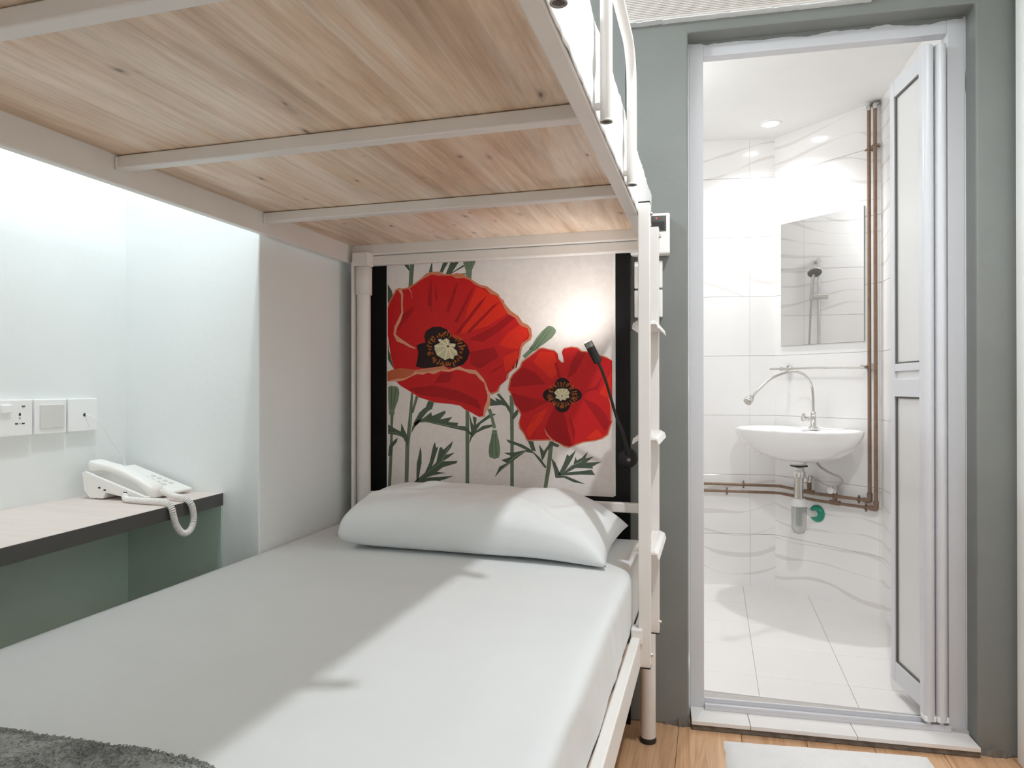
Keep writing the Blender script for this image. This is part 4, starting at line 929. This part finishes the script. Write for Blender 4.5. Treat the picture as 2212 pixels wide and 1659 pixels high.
coil(cpath, .0064, .0019, .0043, 12).build('coiled_cord', 'plastic_warm', ph, recalc=False)
MB().tube(spline([(-1.630, 1.4835, .973), (-1.612, 1.493, .969), (-1.600, 1.520, .938), (-1.598, 1.548, .897), (-1.600, 1.575, .865), (-1.603, 1.590, .845), (-1.600, 1.596, .815), (-1.590, 1.596, .80)], 8), .0016, 8).build('line_cord', 'plastic', ph)

# ------------------------------------------------------------------ washbasin and its fittings on the chamfer wall
SC, SQ = .262, .185
def plan(t_, k=1.0, q0=SQ):
    c, s_ = math.cos(t_), math.sin(t_); p = 2.25
    cx = math.copysign(abs(c)**(2/p), c); sy = math.copysign(abs(s_)**(2/p), s_)
    s = SC+.292*k*cx; q = q0+(.215 if sy > 0 else .1835)*k*sy
    return s, max(q, .0015)
NS = 64; zr = .853
sk = thing('washbasin', 'white wall-hung oval ceramic washbasin under the mirror', 'washbasin', CW(SC, .18, .70))
rings = []
for k, z, q0 in ((.10, zr-.150, .17), (.32, zr-.147, .175), (.52, zr-.136, .178), (.70, zr-.116, .18), (.84, zr-.088, .183), (.93, zr-.058, SQ), (.98, zr-.030, SQ), (1.0, zr-.010, SQ), (1.0, zr-.003, SQ), (.985, zr, SQ), (.955, zr, SQ), (.935, zr-.004, SQ)):
    rings.append([CW(*plan(2*math.pi*i/NS, k, q0), z) for i in range(NS)])
for k, z, q0 in ((.90, zr-.014, .205), (.82, zr-.045, .21), (.68, zr-.080, .21), (.45, zr-.105, .205), (.12, zr-.115, .20)):
    ring = []
    for i in range(NS):
        s, q = plan(2*math.pi*i/NS, k, q0); q = max(q, .105+.05*(zr-z)); ring.append(CW(s, q, z))
    rings.append(ring)
m = MB(); m.add([p for r_ in rings for p in r_], [(i*NS+k, i*NS+(k+1) % NS, (i+1)*NS+(k+1) % NS, (i+1)*NS+k) for i in range(len(rings)-1) for k in range(NS)]+[tuple(range(NS))[::-1], tuple(range((len(rings)-1)*NS, len(rings)*NS))], 0, True)
bs = m.build('basin', 'ceramic', sk)
MB().lathe([(.026, .006), (.022, .004), (.012, .002)], CW(SC, .20, zr-.1155), n=20).build('drain_ring', 'chrome', sk)
MB().lathe([(.050, .035), (.046, .012), (.034, -.002), (.032, -.014)], CW(.262, .18, zr-.155), n=24).build('outlet_neck', 'ceramic', sk)
tp = thing('basin_tap', 'chrome swan-neck tap with a cross handle on the washbasin', 'tap', CW(.27, .08, zr))
MB().lathe([(.022, 0), (.022, .004), (.013, .008), (.012, .05), (.010, .058), (.012, .06), (.012, .075), (.007, .078)], CW(.27, .08, zr-.001), n=20).build('body', 'chrome', tp)
MB().tube(spline([CW(.27, q, z) for q, z in ((.08, .925), (.0797, .95), (.0828, 1.013), (.0965, 1.056), (.1375, 1.094), (.205, 1.1128), (.287, 1.106), (.3825, 1.080), (.46, 1.036), (.505, 1.003))], 8), .0062, 12).build('spout', 'chrome', tp)
e0, e1 = V(CW(.27, .500, 1.008)), V(CW(.27, .552, .968)); dv = (e1-e0).normalized()
MB().lathe([(.007, 0), (.010, .006), (.010, .018), (.016, .022), (.019, .034), (.019, .046), (.014, .050)], e0, dv, 16).build('spray_head', 'chrome', tp)
hx = V(CW(.235, .10, zr+.045)); hd2 = (hx-V(CW(.27, .08, zr+.035))).normalized()
MB().lathe([(.008, -.034), (.008, -.006), (.013, -.004), (.013, .010), (.006, .014)], hx, hd2, 14).build('valve', 'chrome', tp)
m = MB(); u_ = hd2.orthogonal().normalized(); v_ = hd2.cross(u_)
for a in (u_, v_): m.tube([hx+hd2*.006-a*.024, hx+hd2*.006-a*.012, hx+hd2*.006+a*.012, hx+hd2*.006+a*.024], .005, 10, rs=[.007, .0045, .0045, .007])
m.build('cross_handle', 'chrome', tp)
bt = thing('bottle_trap', 'clear plastic bottle trap under the washbasin with green wall rosette', 'drain trap', CW(.262, .18, .38))
ct = lambda z: CW(.265, .18, z)
MB().lathe([(.038, 0), (.038, .005), (.032, .006)], ct(.681), n=28).build('gasket_ring', 'cap_black', bt)
MB().lathe([(.016, .0), (.016, .16)], ct(.52), n=18).build('tail_pipe', 'chrome', bt)
MB().lathe([(.030, 0), (.030, .022), (.024, .03), (.021, .050)], ct(.632), n=24).build('nut', 'chrome', bt)
MB().lathe([(.020, 0), (.020, .10)], ct(.532), n=20).build('down_tube', 'chrome', bt)
MB().lathe([(.036, 0), (.036, .022), (.026, .034)], ct(.500), n=24).build('collar_nut', 'plastic_gray', bt)
MB().lathe([(.006, -.03), (.022, -.024), (.031, -.008), (.033, .012), (.033, .105)], ct(.402), n=24).build('bottle', 'clear_plastic', bt)
MB().lathe([(.011, 0), (.011, .10)], ct(.41), n=14).build('inner_tube', 'plastic_gray', bt)
hdir = (V(CW(.228, .012, .445))-V(CW(.255, .15, .478)))
MB().tube(spline([CW(.262, .16, .482), CW(.256, .12, .474), CW(.240, .06, .450), CW(.235, .014, .444)], 5), .015, 16).build('waste_arm', 'plastic_gray', bt)
MB().lathe([(.040, 0), (.040, .004), (.034, .012), (.020, .018)], CW(.2345, .002, .444), tuple(CN), 26).build('rosette', 'rosette', bt)

mi = thing('mirror', 'frameless wall mirror above the washbasin', 'mirror', CW(.25, .004, 1.247))
MB().box(.040, .472, .0008, .0055, 1.247, 1.852, X=CW).build('backing', 'glass_edge', mi)
MB().box(.0405, .4715, .0055, .0060, 1.2475, 1.8515, X=CW).build('glass', 'mirror', mi)
tb = thing('towel_bar', 'chrome towel bar between mirror and washbasin', 'towel bar', CW(.27, .06, 1.13))
MB().tube([CW(.020, .062, 1.132), CW(.27, .062, 1.132), CW(.508, .062, 1.128)], .0055, 12).build('bar', 'chrome', tb)
for s_ in (.085, .498):
    b_ = MB().lathe([(.019, 0), (.019, .004), (.008, .008), (.008, .062), (.010, .066)], CW(s_, .0005, 1.131), tuple(CN), 18).build('bracket', 'chrome', tb)

# copper pipes: risers, then along the chamfer and back walls
BD, BN = V((-.9884, -.152, 0)), V((.152, -.9884, 0))
def BW(s, q, z): p = CA+BD*s+BN*q; return (p.x, p.y, z)
q_ = .030
def pipe(name, label, sr, zr_, zend, clipz):
    g = thing(name, label, 'pipe', CW(sr, q_, zr_), 'copper water pipes')
    MB().tube([CW(sr, q_, 2.262), CW(sr, q_, 1.4), CW(sr, q_, zr_+.004)], .0078, 14).build('riser', 'pipe', g)
    MB().tube([CW(sr-.004, q_, zr_), CW(.25, q_, zr_-.003), CW(.05, q_, zend+.002), CW(.022, q_, zend)], .0072, 14).build('wall_run', 'pipe', g)
    MB().tube(spline([CW(.022, q_, zend), BW(.012, q_+.004, zend), BW(.05, q_, zend), BW(.5, q_, zend+.008), BW(.98, q_, zend+.010)], 5), .0070, 12).build('wall_run', 'pipe', g)
    MB().tube(spline([CW(sr, q_, zr_+.026), CW(sr, q_, zr_+.004), CW(sr-.004, q_, zr_), CW(sr-.028, q_, zr_)], 5), .0108, 14).build('elbow', 'pipe_joint', g)
    MB().lathe([(.0098, 0), (.0115, .004), (.0115, .012), (.0098, .016)], CW(sr, q_, zr_+.018), n=14).build('solder_joint', 'pipe_joint', g)
    MB().tube([CW(sr, q_, 2.258), CW(sr, q_+.004, 2.272), CW(sr, .012, 2.284), CW(sr, .002, 2.286)], .009, 12).build('elbow', 'chrome', g)
    def clip(F, s, z, vert):
        m = MB(); ax = (0, 0, 1) if vert else None
        m.lathe([(.0105, -.004), (.0125, -.003), (.0125, .003), (.0105, .004)], F(s, q_, z), (0, 0, 1) if vert else (CD if F is CW else BD), 14)
        for e in (-1, 1):
            a = F(s+(.018*e if vert else 0), q_, z+(0 if vert else .018*e)); b = F(s+(.009*e if vert else 0), q_, z+(0 if vert else .009*e)); m.tube([a, b], .0038, 8)
        m.tube([F(s, q_, z), F(s, .0005, z)], .004, 8); m.build('clip', 'pipe_joint', g)
    for z in clipz: clip(CW, sr, z, True)
    clip(CW, sr-.05 if sr < .53 else sr-.045, zr_-.0005, False); clip(BW, .16 if sr < .53 else .24, zend+.004, False)
    return g
pipe('water_pipe', 'brown copper water pipe, the left riser with the upper wall run', .5105, .545, .551, (2.086,))
pipe('water_pipe', 'brown copper water pipe, the right riser with the lower wall run', .5385, .513, .516, (2.096,))
def valve(label, s, zp, lift, out):
    g = thing('angle_valve', label, 'valve', CW(s, q_, zp), 'angle valves under the washbasin')
    MB().tube([CW(s+.024, q_, zp), CW(s-.024, q_, zp)], .0112, 12).build('tee', 'pipe_joint', g)
    MB().tube([CW(s, q_, zp), CW(s, q_, zp+lift-.012)], .0105, 12, rs=[.0095, .0115]).build('stub', 'pipe_joint', g)
    MB().lathe([(.012, -.016), (.014, -.012), (.014, .012), (.010, .018)], CW(s, q_, zp+lift), n=14).build('body', 'chrome', g)
    MB().lathe([(.008, 0), (.008, .012), (.016, .015), (.018, .024), (.014, .029)], CW(s, q_+.012, zp+lift), tuple(CN), 14).build('knob', 'chrome' if not out else 'rung_white', g)
    MB().tube([CW(s, q_, zp+lift), CW(s+.018, q_+.004, zp+lift+.014)], .007, 10).build('outlet', 'chrome', g)
valve('small chrome angle valve on the upper pipe, half hidden by the trap', .213, .545, .062, False)
valve('white-knobbed angle valve on the lower pipe, right of the trap', .345, .513, .060, True)
fh = MB().tube(spline([CW(.363, q_+.004, .588), CW(.385, .055, .600), CW(.408, .07, .620), CW(.404, .085, .640), CW(.37, .10, .655), CW(.325, .11, .680), CW(.298, .11, .715), CW(.285, .10, .745)], 8), .0055, 10).build('supply_hose', 'hose')
tagd(fh, 'grey braided supply hose curving from the right valve up to the basin', 'hose')
fh2 = MB().tube(spline([CW(.231, .034, .621), CW(.262, .05, .612), CW(.30, .06, .600), CW(.345, .065, .590), CW(.372, .06, .584)], 6), .0022, 8).build('thin_wire', 'hose')
tagd(fh2, 'thin grey wire between the two angle valves', 'wire')
dl = thing('downlight', 'round recessed ceiling light glowing in the shower room', 'ceiling light', (.2648, 3.5113, 2.295))
MB().lathe([(.052, 0), (.052, -.004), (.040, -.007), (.036, -.004)], (.2648, 3.5113, 2.2948), n=32, cap=False).build('trim_ring', 'plastic', dl)
MB().lathe([(.0365, -.0045), (.0365, -.0055)], (.2648, 3.5113, 2.2948), n=28).build('diffuser', 'glow', dl)
# hand shower on the far wall, seen in the mirror
sh = thing('hand_shower', 'grey-faced hand shower on a chrome rail, seen in the mirror', 'shower', (-.74, 3.27, 1.2))
MB().lathe([(.010, 1.18), (.010, 1.86)], (-.70, 3.272, 0), n=14).build('rail', 'chrome', sh)
for z in (1.20, 1.84): MB().tube([(-.7495, 3.272, z), (-.70, 3.272, z)], .013, 12).build('bracket', 'chrome', sh)
MB().tube([(-.69, 3.325, 1.612), (-.69, 3.27, 1.612), (-.69, 3.222, 1.612)], .019, 16).build('slider', 'chrome', sh)
MB().tube(spline([(-.665, 3.325, 1.59), (-.655, 3.325, 1.64), (-.635, 3.322, 1.72), (-.62, 3.320, 1.745)], 5), .011, 12).build('handle', 'chrome', sh)
hdv = V((.55, 0, -.85)).normalized()
MB().lathe([(.012, -.022), (.038, -.008), (.044, .002), (.043, .008)], (-.608, 3.319, 1.755), hdv, 24).build('head', 'chrome', sh)
MB().lathe([(.041, .008), (.039, .010)], (-.608, 3.319, 1.755), hdv, 24).build('face', 'shower_gray', sh)
MB().tube(spline([(-.665, 3.325, 1.59), (-.672, 3.330, 1.45), (-.675, 3.338, 1.25), (-.66, 3.36, .95), (-.66, 3.42, .72), (-.70, 3.46, .85), (-.749, 3.46, .95)], 8), .0065, 10).build('hose', 'hose', sh)
# ceiling roses of the bedroom lamps
for x_, y_ in ((.30, 1.15), (-1.10, 1.15)):
    MB().lathe([(.055, 0), (.055, -.012), (.03, -.016)], (x_, y_, 2.52), n=24).build('lamp_canopy', 'plastic', bpy.data.objects['ceiling'])
